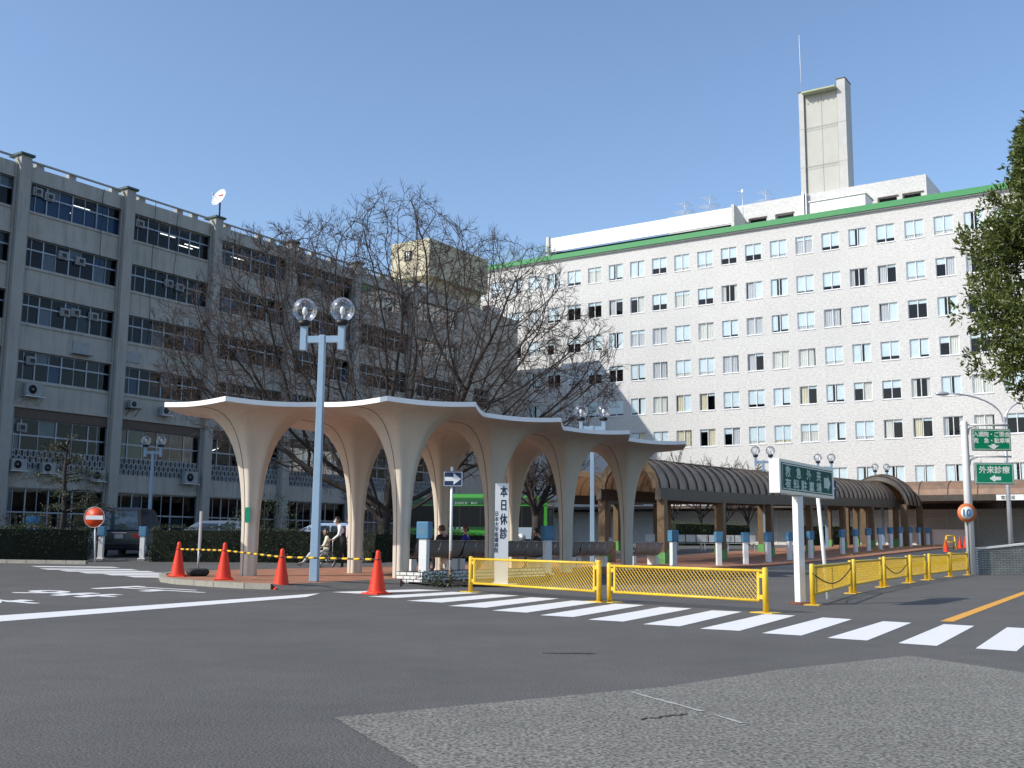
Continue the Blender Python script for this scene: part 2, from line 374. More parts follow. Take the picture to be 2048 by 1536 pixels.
for i in range(n_):
    a = plaza[i]; b = plaza[(i+1) % n_]
    mbp.add([(a.x, a.y, gz(a.x, a.y)-.05), (b.x, b.y, gz(b.x, b.y)-.05), (b.x, b.y, gz(b.x, b.y)+.1), (a.x, a.y, gz(a.x, a.y)+.1)], [(0, 1, 2, 3)])
f_ = fill(plaza, gz, .1); mbp.add(f_.v, f_.f); structure('paving', mbp, m_pave)
kb = MB(); ke = [Vector((-8.78, 28.5, 0)), Vector((-8.6, 26.9, 0))]+edge
for i in range(len(ke)-1):
    a = ke[i]; b = ke[i+1]; n1 = max(1, int((b-a).length/.62)); dd = (b-a).normalized(); nn = Vector((dd.y, -dd.x, 0))
    for k in range(n1):
        p = a.lerp(b, k/n1)+dd*.006; q = a.lerp(b, (k+1)/n1)-dd*.006
        kb.add([(c.x, c.y, z) for z in (-.02, .108) for c in (p+nn*.03, q+nn*.03, q-nn*.13, p-nn*.13)], [(3, 2, 1, 0), (4, 5, 6, 7), (0, 1, 5, 4), (1, 2, 6, 5), (2, 3, 7, 6), (3, 0, 4, 7)])
structure('kerb', kb, m_kerb)
# asphalt ramp up to the paving
rp = MB(); it = [edge[-1]]+inner; ot = [G(560, 1181.5), G(600, 1181.5), G(655, 1181), G(735, 1178), G(800, 1175)]
for i in range(4):
    rp.add([(it[i].x, it[i].y, .1), (it[i+1].x, it[i+1].y, .1), (ot[i+1].x, ot[i+1].y, .004), (ot[i].x, ot[i].y, .004)], [(3, 2, 1, 0)])
structure('asphalt_ramp', rp, m_asph)
# earth strip under the near planter
m_soil = M('dark_soil', (.028, .024, .02), .95, var=.4, scale=20, bump=.8, bscale=25)
g = MB(); q = [Vector((-2.45, 24.95, 0)), Vector((-1.6, 23.6, 0)), Vector((.2, 23.4, 0)), Vector((.9, 25.6, 0)), Vector((1.2, 30.6, 0))]
f_ = fill(q, gz, .035); structure('planting_strip', f_, m_soil)
# dark parking bays and painted marks between plaza and yellow fence
g = fill([p0+dL*t-nL*s for t, s in ((20, .4), (60, .4), (60, 4.6), (20, 4.6))], gz, .01); structure('parking_bays', g, m_dasph)
g = MB()
for k in range(14):
    c = p0+dL*(20+k*2.8)-nL*.7; strip(g, c, c-nL*3.4, .12, .016, 3)
structure('bay_lines', g, m_lblue)
# kerb and verge in front of the left hedge
g = MB(); 
for a, b_ in [(G(-140, 1124), G(190, 1129))]:
    dd = (b_-a).normalized(); 
    for k in range(int((b_-a).length/.8)):
        p = a+dd*(k*.8+.01); q = a+dd*(k*.8+.79); nn = Vector((-dd.y, dd.x, 0))
        g.add([(c.x, c.y, z) for z in (-.02, .13) for c in (p, q, q+nn*.16, p+nn*.16)], [(3, 2, 1, 0), (4, 5, 6, 7), (0, 1, 5, 4), (1, 2, 6, 5), (2, 3, 7, 6), (3, 0, 4, 7)])
structure('hedge_kerb', g, m_kerb)
# ================================================================== LEFT OFFICE BUILDING
def wall_holes(mb, xs, zs, holes, y=0.0, depth=.2, mi=0, mir=0):
    "front wall in plane y, normal -y, with holes (i,j); reveals go to y+depth"
    for i in range(len(xs)-1):
        for j in range(len(zs)-1):
            x0, x1, z0, z1 = xs[i], xs[i+1], zs[j], zs[j+1]
            if (i, j) in holes:
                d = y+depth
                mb.add([(x0, y, z0), (x0, d, z0), (x0, d, z1), (x0, y, z1)], [(0, 1, 2, 3)], mir)
                mb.add([(x1, y, z0), (x1, d, z0), (x1, d, z1), (x1, y, z1)], [(3, 2, 1, 0)], mir)
                mb.add([(x0, y, z0), (x1, y, z0), (x1, d, z0), (x0, d, z0)], [(0, 1, 2, 3)], mir)
                mb.add([(x0, y, z1), (x1, y, z1), (x1, d, z1), (x0, d, z1)], [(3, 2, 1, 0)], mir)
            else: mb.quad((x0, y, z0), (x1, y, z0), (x1, y, z1), (x0, y, z1), mi)
def wallmat(name, c, dark, streak=1.0):
    ma = bpy.data.materials.new(name); ma.use_nodes = True; n = ma.node_tree; L = n.links; b = n.nodes['Principled BSDF']; b.inputs['Roughness'].default_value = .85
    tc = n.nodes.new('ShaderNodeTexCoord')
    def no(sc_, vec, det=6):
        mp = n.nodes.new('ShaderNodeMapping'); mp.inputs['Scale'].default_value = vec; L.new(tc.outputs['Object'], mp.inputs[0])
        x = n.nodes.new('ShaderNodeTexNoise'); x.inputs['Scale'].default_value = sc_; x.inputs['Detail'].default_value = det; x.inputs['Roughness'].default_value = .65; L.new(mp.outputs[0], x.inputs['Vector']); return x.outputs[0]
    def rg(s, a, b_, c_, d):
        x = n.nodes.new('ShaderNodeMapRange'); L.new(s, x.inputs[0])
        for i, k in enumerate((a, b_, c_, d)): x.inputs[i+1].default_value = k
        return x.outputs[0]
    f = rg(no(1.0, (2.2, 2.2, .25)), .48, .75, 0, .6*streak)
    f2 = rg(no(.5, (1, 1, 1)), .4, .75, 0, .4)
    mx = n.nodes.new('ShaderNodeMix'); mx.data_type = 'RGBA'; L.new(f, mx.inputs[0]); mx.inputs[6].default_value = c+(1,); mx.inputs[7].default_value = dark+(1,)
    my = n.nodes.new('ShaderNodeMix'); my.data_type = 'RGBA'; L.new(f2, my.inputs[0]); L.new(mx.outputs[2], my.inputs[6]); my.inputs[7].default_value = tuple(.5*(a+b_) for a, b_ in zip(c, dark))+(1,)
    L.new(my.outputs[2], b.inputs['Base Color'])
    bu = n.nodes.new('ShaderNodeBump'); bu.inputs['Strength'].default_value = .25; bu.inputs['Distance'].default_value = .02; L.new(no(25, (1, 1, 1), 3), bu.inputs['Height']); L.new(bu.outputs[0], b.inputs['Normal'])
    return ma
m_lwall = wallmat('stained_plaster', (.40, .385, .345), (.15, .14, .12))
m_pill = wallmat('pillar_concrete', (.36, .35, .32), (.18, .17, .15), .8)
m_copper = M('dark_green_cap', (.035, .075, .065), .6, var=.25)
m_brown = M('brown_beam', (.1, .075, .06), .7, var=.2)
m_alu = M('window_aluminium', (.27, .31, .36), .4, .3, var=.06)
m_pane = glass('office_glass', (.55, .62, .68), .1, k=.25)
m_bcurt = M('blue_curtain', (.05, .13, .25), .8, var=.2, scale=4, stretch=(6, 6, .3))
m_gcurt = M('grey_curtain', (.07, .085, .09), .8, var=.2, scale=4, stretch=(6, 6, .3))
m_panel = M('white_panel', (.28, .30, .31), .6, var=.1)
m_tube = M('fluorescent_tube', (1, .95, .82), emis=2.2, var=0)
m_screen = M('pierced_screen', (.26, .27, .28), .8, var=.18, scale=3, dirt=(.16, .16, .15), damt=.4)
OL = Vector(nL)*58.745
office = thing('office_building', 'long grey six-storey concrete block in shade with vertical piers and bands of windows', 'building', OL, AL)
def LW(x, y, z): return OL+dL*x+nL*y+Vector((0, 0, z))
PX = [35.02+7.41*(k-1) for k in range(-4, 7)]      # left edges of piers; k=1 -> 35.02
PW = .68
SILL = [20.31, 16.91, 13.51, 10.11]; HEAD = 1.75
bays = []
for i in range(len(PX)):
    a = PX[i]+PW; b_ = PX[i+1] if i+1 < len(PX) else 79.2
    bays.append((a, b_))
xs = [-6.0]; 
for a, b_ in bays: xs += [a, b_]
xs += [82.0, 84.5, 89.4]
zs = [-.5, 1.25, 3.75, 4.93, 5.98, 7.85]+[z for s_ in reversed(SILL) for z in (s_, s_+HEAD)]+[23.0]
holes = set()
for bi in range(len(bays)):
    for j in (1, 3, 4, 6, 8, 10, 12): holes.add((1+2*bi, j))
holes.add((len(xs)-3, 8)); holes.add((len(xs)-3, 6))
mb = MB(); wall_holes(mb, xs, zs, holes, 0, .28)
# ledges, spandrel lips
for a, b_ in bays:
    for s_ in SILL:
        mb.box(a, b_, -.07, 0, s_-.16, s_-.10); mb.box(a, b_, -.10, 0, s_+HEAD, s_+HEAD+.09)
    mb.box(a, b_, -.14, 0, 8.45, 8.58); mb.box(a, b_, -.06, 0, 3.8, 3.9)
mb.box(-6, 89.4, .28, 15, 22.7, 23.0)    # roof slab
mb.quad((-6, 0, -.5), (-6, 15, -.5), (-6, 15, 23), (-6, 0, 23)); mb.quad((89.4, 0, -.5), (89.4, 15, -.5), (89.4, 15, 23), (89.4, 0, 23)); mb.quad((-6, 15, -.5), (89.4, 15, -.5), (89.4, 15, 23), (-6, 15, 23))
mb.build('wall', m_lwall, office)
mb = MB()
for a, b_ in bays: mb.box(a, b_, -.02, .26, 7.85, 8.44)
mb.build('lintel_beam', m_brown, office)
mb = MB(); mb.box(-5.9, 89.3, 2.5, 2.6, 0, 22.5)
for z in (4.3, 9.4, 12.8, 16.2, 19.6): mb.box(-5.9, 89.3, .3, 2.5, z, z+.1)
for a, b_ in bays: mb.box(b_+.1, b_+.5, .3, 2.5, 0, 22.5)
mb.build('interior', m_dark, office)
# piers with caps
pr = MB(); pr.box(0, PW, -.41, .3, -.5, 23.42); pier0 = pr.build('pier', m_pill, office); pier0.location = (PX[0], 0, 0)
cp = MB(); cp.box(-.12, PW+.12, -.55, .75, 23.42, 23.56); cp.build('pier_cap', m_copper, pier0)
bp = MB(); bp.box(PW, PW+.3, -.04, .3, -.4, 23.2); bp.box(-.14, -.04, -.14, -.04, 0, 22.9); bp.build('drain_pipe', m_pill, pier0)
for x in PX[1:]: dup(pier0, (x, 0, 0), parent=office)
# roof rail on short blocks
mb = MB()
for i, (a, b_) in enumerate(bays):
    mb.box(a+.1, b_-.1, -.03, .1, 23.28, 23.38)
    k = a+.6
    while k < b_-.8:
        mb.box(k, k+.5, .05, .4, 23.0, 23.3); k += random.choice((1.3, 2.2, 3.1))
mb.build('roof_rail', m_pill, office)
# window bands
def win_band(a, b_, z0, z1, posts, kind, trans=.62, seed=0):
    rnd = random.Random(seed); fr = MB(); y = .2; t = .035
    fr.box(a, b_, y-.03, y+.05, z0, z0+.06); fr.box(a, b_, y-.03, y+.05, z1-.05, z1)
    fr.box(a, a+.05, y-.03, y+.05, z0, z1); fr.box(b_-.05, b_, y-.03, y+.05, z0, z1)
    zt = z0+(z1-z0)*trans; ed = [a]+posts+[b_]
    fr.box(a, b_, y-.04, y+.04, zt-.045, zt+.045)
    for p in posts: fr.box(p-.04, p+.04, y-.05, y+.05, z0, z1)
    for u0, u1 in zip(ed[:-1], ed[1:]):
        mdl = (u0+u1)/2+rnd.uniform(-.05, .05); fr.box(mdl-.02, mdl+.02, y-.02, y+.03, z0, z1)
    f = fr.build('window', m_alu, office)
    pn = MB(); pn.quad((a+.02, y+.008, z0+.02), (b_-.02, y+.008, z0+.02), (b_-.02, y+.008, z1-.02), (a+.02, y+.008, z1-.02)); pn.build('pane', m_pane, f)
    cu = MB(); any_ = False
    for u0, u1 in zip(ed[:-1], ed[1:]):
        for h0, h1, pr_ in ((z0+.06, zt-.05, .5), (zt+.05, z1-.06, .35)):
            for w0, w1 in ((u0+.03, (u0+u1)/2), ((u0+u1)/2, u1-.03)):
                r = rnd.random()
                if r < pr_*kind[0]:
                    cu.box(w0+.02, w1-.02, y+.1, y+.13, h0, h1, 0 if rnd.random() < kind[1] else 1); any_ = True
                elif r > .965: cu.box(w0+.03, w1-.03, y+.03, y+.05, h0, h1, 2); any_ = True
    if any_: cu.build('curtain', [m_bcurt, m_gcurt, m_panel], f)
    return f
for bi, (a, b_) in enumerate(bays):
    if b_ < 26: continue
    posts = [a+1.5+1.75*k for k in range(3)] if bi < len(bays)-1 else [a+1.6, a+3.3, a+5.0]
    for j, s_ in enumerate(SILL):
        kind = (.45, .3) if not (j == 0 and bi == 5) else (1.9, 1.0)
        if j == 0 and bi == 4: kind = (.1, 0)
        f = win_band(a, b_, s_, s_+HEAD, posts, kind, seed=bi*10+j)
    win_band(a, b_, 5.98, 7.85, [a+.9, a+3.2, a+5.4], (.06, .1), .48, seed=bi*10+6)
    win_band(a, b_, 1.25, 3.75, [a+1.5, a+3.0, a+4.6], (.1, .1), .45, seed=bi*10+7)
    # pierced block screen
    sb = MB(); c = .36; nx = int((b_-a)/(c/2)); W2 = (b_-a)/nx
    for z in (4.93, 5.28, 5.63, 5.98): sb.box(a, b_, -.02, .1, z-.02, z+.02)
    for i in range(nx+1): sb.box(a+i*W2-.02, a+i*W2+.02, -.019, .099, 4.93, 5.98)
    for i in range(nx):
        for r_ in range(3):
            if (i+r_) % 2 == 0:
                x0 = a+i*W2+.02; x1 = x0+W2-.04; z0 = 4.95+r_*.35; z1 = z0+.31
                for bx in ((x0, x1, z0, z0+.07), (x0, x1, z1-.07, z1), (x0, x0+.035, z0+.07, z1-.07), (x1-.035, x1, z0+.07, z1-.07)): sb.box(bx[0], bx[1], -.017, .097, bx[2], bx[3])
    sb.build('block_screen', m_screen, office)
for z0 in (10.11, 13.51):
    win_band(82.0, 84.5, z0, z0+HEAD, [83.2], (.2, 0), .6, seed=3)
# ceiling lamps burning behind the top-floor windows
for (x, z, n_) in ((39.5, 21.75, 1), (38.6, 21.2, 1), (46.3, 21.6, 1), (48.4, 21.35, 2), (50.9, 21.5, 2), (52.6, 21.4, 1)):
    for k in range(n_):
        t = MB(); t.box(x, x+1.25, 1.0+k*.7, 1.06+k*.7, z-.02+k*.03, z+.02+k*.03); t.build('ceiling_lamp', m_tube, office)
t = MB(); t.bar((51.6, 1.4, 6.95), (52.2, .9, 7.3), .06, .04); t.build('ceiling_lamp', m_tube, office)
# rooftop stair tower
mb = MB(); mb.box(74.8, 84.1, 0.05, 4.5, 24.7, 28.1); mb.box(76.0, 84.1, .9, 4.4, 23.0, 24.7)
m_tower = M('tower_plaster', (.5, .46, .33), .85, var=.12, scale=1.2, dirt=(.3, .27, .19), damt=.4)
tw = mb.build('roof_tower', m_tower, office)
mb = MB(); mb.box(74.74, 74.79, 2.1, 2.9, 26.3, 27.2, 0); mb.box(74.72, 74.78, 2.3, 2.45, 26.4, 27.1, 1); mb.box(74.72, 74.78, 2.55, 2.68, 26.4, 27.1, 1); mb.build('vent_window', [m_dark, m_white], tw)
mb = MB(); mb.cyl((75.8, 2.4, 28.1), (75.8, 2.4, 32.6), .05, .015, 6); mb.build('lightning_rod', m_black, tw)
mb = MB()
for x in (73.6, 74.6, 75.4, 85.2, 86.4): mb.box(x, x+.7, .6, 1.4, 23.0, 23.9)
mb.build('roof_vent', m_white, office)
# air conditioners hung on the wall
def aircon(name, label, x, z, s=1.0):
    L0 = LW(x, -.05, z); t = thing(name, label, 'air conditioner', L0, AL, 'air conditioning units on the office wall')
    b = MB(); b.box(-.42*s, .42*s, -.45, -.12, 0, .62*s); body = b.build('casing', m_panel, t)
    f = MB(); f.torus((-.1*s, -.46, .31*s), .2*s, .012, 'y', 20, 5); f.torus((-.1*s, -.46, .31*s), .13*s, .008, 'y', 16, 5); f.cyl((-.1*s, -.451, .31*s), (-.1*s, -.455, .31*s), .215*s, n=20); 
    f.build('fan_grille', m_black, t); h = MB(); h.cyl((-.1*s, -.462, .31*s), (-.1*s, -.47, .31*s), .04*s, n=12); h.build('fan_hub', m_panel, t)
    k = MB(); k.box(-.5*s, .5*s, -.55, .02, -.05, -.01); k.bar((-.45*s, -.5, -.02), (-.45*s, 0, -.5), .03, .03); k.bar((.45*s, -.5, -.02), (.45*s, 0, -.5), .03, .03); k.build('bracket', m_black if s < .9 else m_galv, t)
    return t
for i, (x, z, s, lb) in enumerate([(36.9, 9.15, 1.25, 'large pale air conditioner on bracket below first pier, left edge of facade'), (43.95, 9.2, .8, 'small brown air conditioner just right of the second pier'),
  (46.5, 9.0, .9, 'air conditioner partly behind the tip of the white canopy'), (48.8, 4.6, 1.3, 'large air conditioner on stays beside pierced screen above parked cars'), (36.3, 4.75, 1.1, 'air conditioner at left end under pierced screen'),
  (38.2, 4.7, 1.0, 'second air conditioner from left under pierced screen'), (41.6, 4.4, 1.1, 'air conditioner behind the conifer beside the second pier'), (57.0, 8.6, .9, 'air conditioner seen through canopy arch'), (61.5, 8.7, .9, 'air conditioner behind the pale blue lamp post')]):
    aircon('air_conditioner', lb, x, z, s)
# through-window fans
fans = [(43.9, 21.5), (38.5, 18.1), (39.7, 18.0), (46.5, 18.0), (47.4, 17.9), (40.9, 14.7), (39.6, 14.7), (38.9, 14.6), (36.9, 11.3), (46.6, 11.2), (36.6, 7.3), (36.5, 21.6), (37.3, 21.5)]
for x, z in fans:
    b = MB(); b.box(x-.32, x+.32, .02, .2, z-.25, z+.25); b.box(x-.2, x+.2, -.06, .03, z-.18, z+.18); f = b.build('window_fan', m_panel, office)
    b = MB(); b.box(x-.15, x+.15, -.07, -.055, z-.13, z+.13); b.build('fan_louvre', m_black, f)
# cables and stains
b = MB(); 
for x, z0, z1 in ((40.9, 23.0, 17.9), (44.9, 23.2, 13.6), (46.75, 22.9, 17.0), (56.2, 22.9, 9)): 
    b = MB(); b.tube([(x+random.uniform(-.06, .06), -.12, z0+(z1-z0)*i/8) for i in range(9)], .02, 5); b.build('wall_cable', m_black, office)
pass
b = MB(); b.box(39.4, 40.7, -.5, -.02, 12.1, 12.16); b.box(39.5, 40.6, -.06, -.02, 12.16, 12.95); b.build('wall_box', m_panel, office)
b = MB(); b.box(43.3, 44.5, -.06, -.02, 12.2, 12.9); b.build('wall_box', m_panel, office)
# satellite dish on the third pier
dp = LW(50.55, .1, 23.56); dish = thing('satellite_dish', 'white satellite dish with red strip standing on a pier of the shaded office roof', 'satellite dish', dp, 0)
dirv = Vector((-.42, -.78, .40)).normalized()
mw = frame(Vector((0, 0, 1.5)), dirv.cross(Vector((0, 0, 1))), Vector((0, 0, 1))-dirv*dirv.z)
if (mw.to_3x3() @ Vector((0, 0, 1))).dot(dirv) < 0: mw = frame(Vector((0, 0, 1.5)), -dirv.cross(Vector((0, 0, 1))), Vector((0, 0, 1))-dirv*dirv.z)
prof = [(r, .16*(r/.62)**2) for r in (0.01, .2, .4, .55, .62, .63, .6, .4, .2, .01)]; prof = prof[:5]+[(.63, .165)]+[(r, .16*(r/.62)**2-.02) for r in (.6, .4, .2, .01)]
b = MB(); b.lathe(prof, 28); o = b.build('reflector', M('dish_white', (.85, .84, .86), .4, var=.03), dish); o.data.transform(mw @ Matrix.Diagonal((.78, 1, 1, 1)).to_4x4() @ Matrix.Diagonal((1.15, 1.15, 1.15, 1)))
b = MB(); b.box(-.22, .24, .22, .33, .05, .06); o = b.build('red_lettering_strip', M('dish_red', (.5, .04, .04), .5), dish); o.data.transform(mw @ Matrix.Translation((0, 0, .045)))
b = MB(); b.cyl((0, 0, 0), (0, 0, 1.2), .06); b.cyl((0, 0, 0), (0, 0, .12), .16); b.build('mast', m_black, dish)
b = MB(); F = mw @ Vector((0, -.15, .75)); b.tube([mw @ Vector((-.35, -.55, .1)), F], .02, 6); b.tube([mw @ Vector((.35, -.55, .1)), F], .02, 6); b.tube([mw @ Vector((0, -.7, .1)), mw @ Vector((0, -.75, .4)), F], .02, 6); b.ball(F, .07); b.build('feed_arm', m_galv, dish)
# ================================================================== RIGHT HOSPITAL WARD BUILDING
def stonemat(name, c1, c2, c3):
    ma = bpy.data.materials.new(name); ma.use_nodes = True; n = ma.node_tree; L = n.links; b = n.nodes['Principled BSDF']; b.inputs['Roughness'].default_value = .8
    tc = n.nodes.new('ShaderNodeTexCoord')
    def no(vec, s, d=5, r=.6):
        mp = n.nodes.new('ShaderNodeMapping'); mp.inputs['Scale'].default_value = vec; L.new(tc.outputs['Object'], mp.inputs[0])
        x = n.nodes.new('ShaderNodeTexNoise'); x.inputs['Scale'].default_value = s; x.inputs['Detail'].default_value = d; x.inputs['Roughness'].default_value = r; L.new(mp.outputs[0], x.inputs['Vector']); return x.outputs[0]
    def rg(s, a, b_, c_, d):
        x = n.nodes.new('ShaderNodeMapRange'); L.new(s, x.inputs[0])
        for i, k in enumerate((a, b_, c_, d)): x.inputs[i+1].default_value = k
        return x.outputs[0]
    def mx(f, a, b_):
        x = n.nodes.new('ShaderNodeMix'); x.data_type = 'RGBA'; L.new(f, x.inputs[0])
        for s, v in ((x.inputs[6], a), (x.inputs[7], b_)):
            if isinstance(v, tuple): s.default_value = v+(1,)
            else: L.new(v, s)
        return x.outputs[2]
    a = mx(rg(no((1, 1, 2.6), 3.4, 4), .45, .6, 0, 1), c1, c2)
    a = mx(rg(no((1, 1, 2.2), 6.5, 2), .58, .68, 0, .8), a, c3)
    a = mx(rg(no((1, 1, 1), .12, 4), .4, .7, 0, .25), a, c3)
    L.new(a, b.inputs['Base Color'])
    bu = n.nodes.new('ShaderNodeBump'); bu.inputs['Strength'].default_value = .9; bu.inputs['Distance'].default_value = .05; L.new(no((1, 1, 2.4), 4.5, 3), bu.inputs['Height']); L.new(bu.outputs[0], b.inputs['Normal'])
    return ma
m_stone = stonemat('white_split_tile', (.64, .63, .605), (.55, .54, .52), (.39, .385, .375))
m_reveal = M('window_reveal', (.66, .65, .63), .7, var=.06)
m_greenb = M('green_roof_band', (.045, .26, .085), .5, var=.08, dirt=(.1, .2, .1), damt=.3)
m_wmetal = M('white_metal_cladding', (.8, .8, .79), .5, var=.03, scale=1)
m_wframe = M('white_window_frame', (.74, .75, .76), .4, var=.04)
m_blind = M('pale_blue_blind', (.80, .88, .89), .7, var=.05)
m_curt = M('beige_curtain', (.86, .83, .75), .85, var=.16, scale=3.0, stretch=(9, 9, .2))
m_curtg = M('grey_curtain_ward', (.72, .71, .70), .85, var=.15, scale=3.0, stretch=(9, 9, .2))
m_curty = M('yellow_curtain', (.84, .76, .56), .85, var=.16, scale=3.0, stretch=(9, 9, .2))
OR_ = Vector(nR)*94.0
ward = thing('hospital_building', 'tall white stone-clad hospital block with seven rows of windows and a green roof edge', 'building', OR_, AR)
def RW(x, y, z): return OR_+dR*x+nR*y+Vector((0, 0, z))
WX0, WS, WW, WH = -50.805, 2.4147, 1.58, 1.62
cols = list(range(-9, 22))
rows = [28.70]+[25.06-3.382*j for j in range(5)]+[7.58]       # window head heights, top to bottom
rows[1] = 25.06
xs = [-80.0]
for i in cols: xs += [WX0+WS*i, WX0+WS*i+WW]
xs += [4.0]
zs = [-.5, 4.4]
for h in reversed(rows): zs += [h-WH, h]
zs += [30.1]
holes = set((1+2*k, 2+2*j) for k in range(len(cols)) for j in range(7))
mb = MB(); wall_holes(mb, xs, zs, holes, 0, .13, 0, 1)
for i in range(len(xs)-1): pass
mb.f = [f for f in mb.f]; 
mb.box(-80, 4, .3, 16, 29.8, 30.1)
mb.quad((4, 0, -.5), (4, 16, -.5), (4, 16, 30.1), (4, 0, 30.1)); mb.quad((-80, 0, -.5), (-80, 16, -.5), (-80, 16, 30.1), (-80, 0, 30.1)); mb.quad((-80, 16, -.5), (4, 16, -.5), (4, 16, 30.1), (-80, 16, 30.1))
mb.build('wall', [m_stone, m_reveal], ward)
mb = MB(); mb.box(-80, 4, 2.2, 2.3, 4.5, 29.7)
for j in range(7): mb.box(-80, 4, .3, 2.2, rows[j]+.5, rows[j]+.6)
mb.build('interior', m_dark, ward)
mb = MB(); mb.box(-80, 4.2, -.35, .5, 30.1, 30.62); mb.build('roof_band', m_greenb, ward)
mb = MB(); mb.box(-80, 4.1, -.2, .3, 29.98, 30.1); mb.build('soffit', m_reveal, ward)
def ward_window(x, z1, rnd, j):
    z0 = z1-WH; y = .08; f = MB(); t = .035
    f.box(x, x+WW, y-.02, y+.06, z0, z0+.06); f.box(x, x+WW, y-.02, y+.06, z1-.05, z1); f.box(x, x+.05, y-.02, y+.06, z0, z1); f.box(x+WW-.05, x+WW, y-.02, y+.06, z0, z1)
    f.box(x+WW/2-.03, x+WW/2+.03, y-.03, y+.06, z0, z1)
    f.box(x-.02, x+WW+.02, -.05, y, z0-.06, z0-.004)
    p = MB(); p.quad((x+.03, y+.012, z0+.03), (x+WW-.03, y+.012, z0+.03), (x+WW-.03, y+.012, z1-.03), (x+.03, y+.012, z1-.03))
    c = MB(); mi = 0
    def pleat(a, b_, h0, h1, mi):
        n_ = max(2, int((b_-a)/.085)); vs = []
        for k in range(n_+1):
            xx = a+(b_-a)*k/n_; yy = y+.10+(.035 if k % 2 else -.02); vs += [(xx, yy, h0), (xx, yy, h1)]
        c.add(vs, [(2*k, 2*k+2, 2*k+3, 2*k+1) for k in range(n_)], mi)
    top = z1-.05; bot = z0+.05; L_ = x+.05; R_ = x+WW-.05; mid = x+WW/2
    r = rnd.random(); cm = rnd.choice([1, 1, 2, 3] if j > 3 else [1, 2, 2, 1])
    if j == 0: r = r*.45
    if j == 6: r = .3+r*.2
    if r < .28:
        d = rnd.choice((.15, .25, .3, .55, .9, 1.2)); c.box(L_, R_, y+.06, y+.065, max(bot, top-(1.52-d)), top, 0)
        if rnd.random() < .4: pleat(L_, R_, bot, top-(1.52-d), cm)
    elif r < .5:
        c.box(L_, mid-rnd.choice((0, .1, .25)), y+.06, y+.065, bot+rnd.choice((0, 0, .15)), top, 0); c.box(mid+rnd.choice((.1, .2)), R_, y+.07, y+.075, bot+rnd.choice((0, .2)), top, 0)
    elif r < .68: pleat(L_, R_-rnd.choice((0, .15)), bot, top, cm)
    elif r < .78: pleat(mid+.05, R_, bot, top, cm); c.box(L_, mid, y+.06, y+.065, top-rnd.choice((.2, .5)), top, 0)
    elif r < .88: pleat(L_+.1, mid-.1, bot, top, cm); c.box(mid, R_, y+.06, y+.065, top-rnd.choice((.2, 1.5)), top, 0)
    elif r < .95: pleat(L_, L_+.35, bot, top, cm); pleat(R_-.3, R_, bot, top, cm)
    else: c.box(L_, R_, y+.06, y+.065, top-.3, top, 0)
    return f, p, c
allw = []
for j in range(7):
    for k, i in enumerate(cols):
        x = WX0+WS*i; a = proj(RW(x, 0, rows[j])); b_ = proj(RW(x+WW, 0, rows[j]-WH))
        vis = a[0] < 1925+(20 if j > 5 else 0) and b_[0] > 985 if a[0] < 2100 else False
        ar = abs((b_[0]-a[0])*(b_[1]-a[1])); 
        if j in (5, 6) and a[0] < 1380: ar *= .3
        if not (970 < a[0] < 2090): ar = 0
        if a[0] > 1925 and j < 5: ar *= .2
        allw.append((ar, j, i, x))
allw.sort(reverse=True)
mats_c = [m_blind, m_curt, m_curtg, m_curty]
SF, SP, SC = MB(), MB(), MB()
for n_, (ar, j, i, x) in enumerate(allw):
    rnd = random.Random(j*100+i+5); f, p, c = ward_window(x, rows[j], rnd, j)
    if n_ < 96:
        fo = f.build('window', m_wframe, ward); p.build('pane', m_glass, fo)
        if c.f: c.build('curtain', mats_c, fo)
    else:
        SF.add(f.v, f.f); SP.add(p.v, p.f, 1)
        for ff, mi in zip(c.f, c.m): SC.f.append(tuple(q+len(SC.v) for q in ff)); SC.m.append(mi+2); SC.sm.append(False)
        SC.v += c.v
SF.add(SP.v, SP.f, 1)
for ff, mi in zip(SC.f, SC.m): SF.f.append(tuple(q+len(SF.v) for q in ff)); SF.m.append(mi); SF.sm.append(False)
SF.v += SC.v
so_ = SF.build('window', [m_wframe, m_glass]+mats_c, ward); so_['kind'] = 'stuff'
# roof plant: long white louvre screen, penthouse, white box, tall chimney slab
mb = MB(); mb.box(-58.4, -37.9, .9, 1.1, 31.35, 32.85); mb.build('roof_screen', m_wmetal, ward)
mb = MB(); mb.box(-58.75, -58.4, .7, 3.5, 30.6, 33.0)
mb.add([(-37.9, .7, 30.6), (-37.9, .7, 33.1), (-37.9, 1.4, 33.1), (-37.9, 7, 31.2), (-37.9, 7, 30.6), (-37.6, .7, 30.6), (-37.6, .7, 33.1), (-37.6, 1.4, 33.1), (-37.6, 7, 31.2), (-37.6, 7, 30.6)],
  [(0, 1, 2, 3, 4), (9, 8, 7, 6, 5), (0, 5, 6, 1), (1, 6, 7, 2), (2, 7, 8, 3), (3, 8, 9, 4)])
mb.build('screen_end_wall', m_stone, ward)
mb = MB(); mb.box(-58.3, -38, 2.2, 2.4, 30.6, 31.6); mb.build('gap_shade_sheet', m_dark, ward)  # dark sheet added as the shadow in the gap under the screen
ph = MB(); xs2 = [-46.0, -36.9, -35.0, -33.9, -32.1, -31.5, -26.9, -24.9, -23.9, -21.9, -21.0, -20.9]; zs2 = [30.4, 31.2, 32.5, 33.85]
wall_holes(ph, [-46.0, -37.3, -35.6, -34.6, -32.9, -24.9, -23.3, -22.7, -21.2, -20.7], [30.4, 31.5, 32.35, 33.95], {(1, 1), (3, 1), (5, 1), (7, 1)}, 4.0, .3, 0, 0)
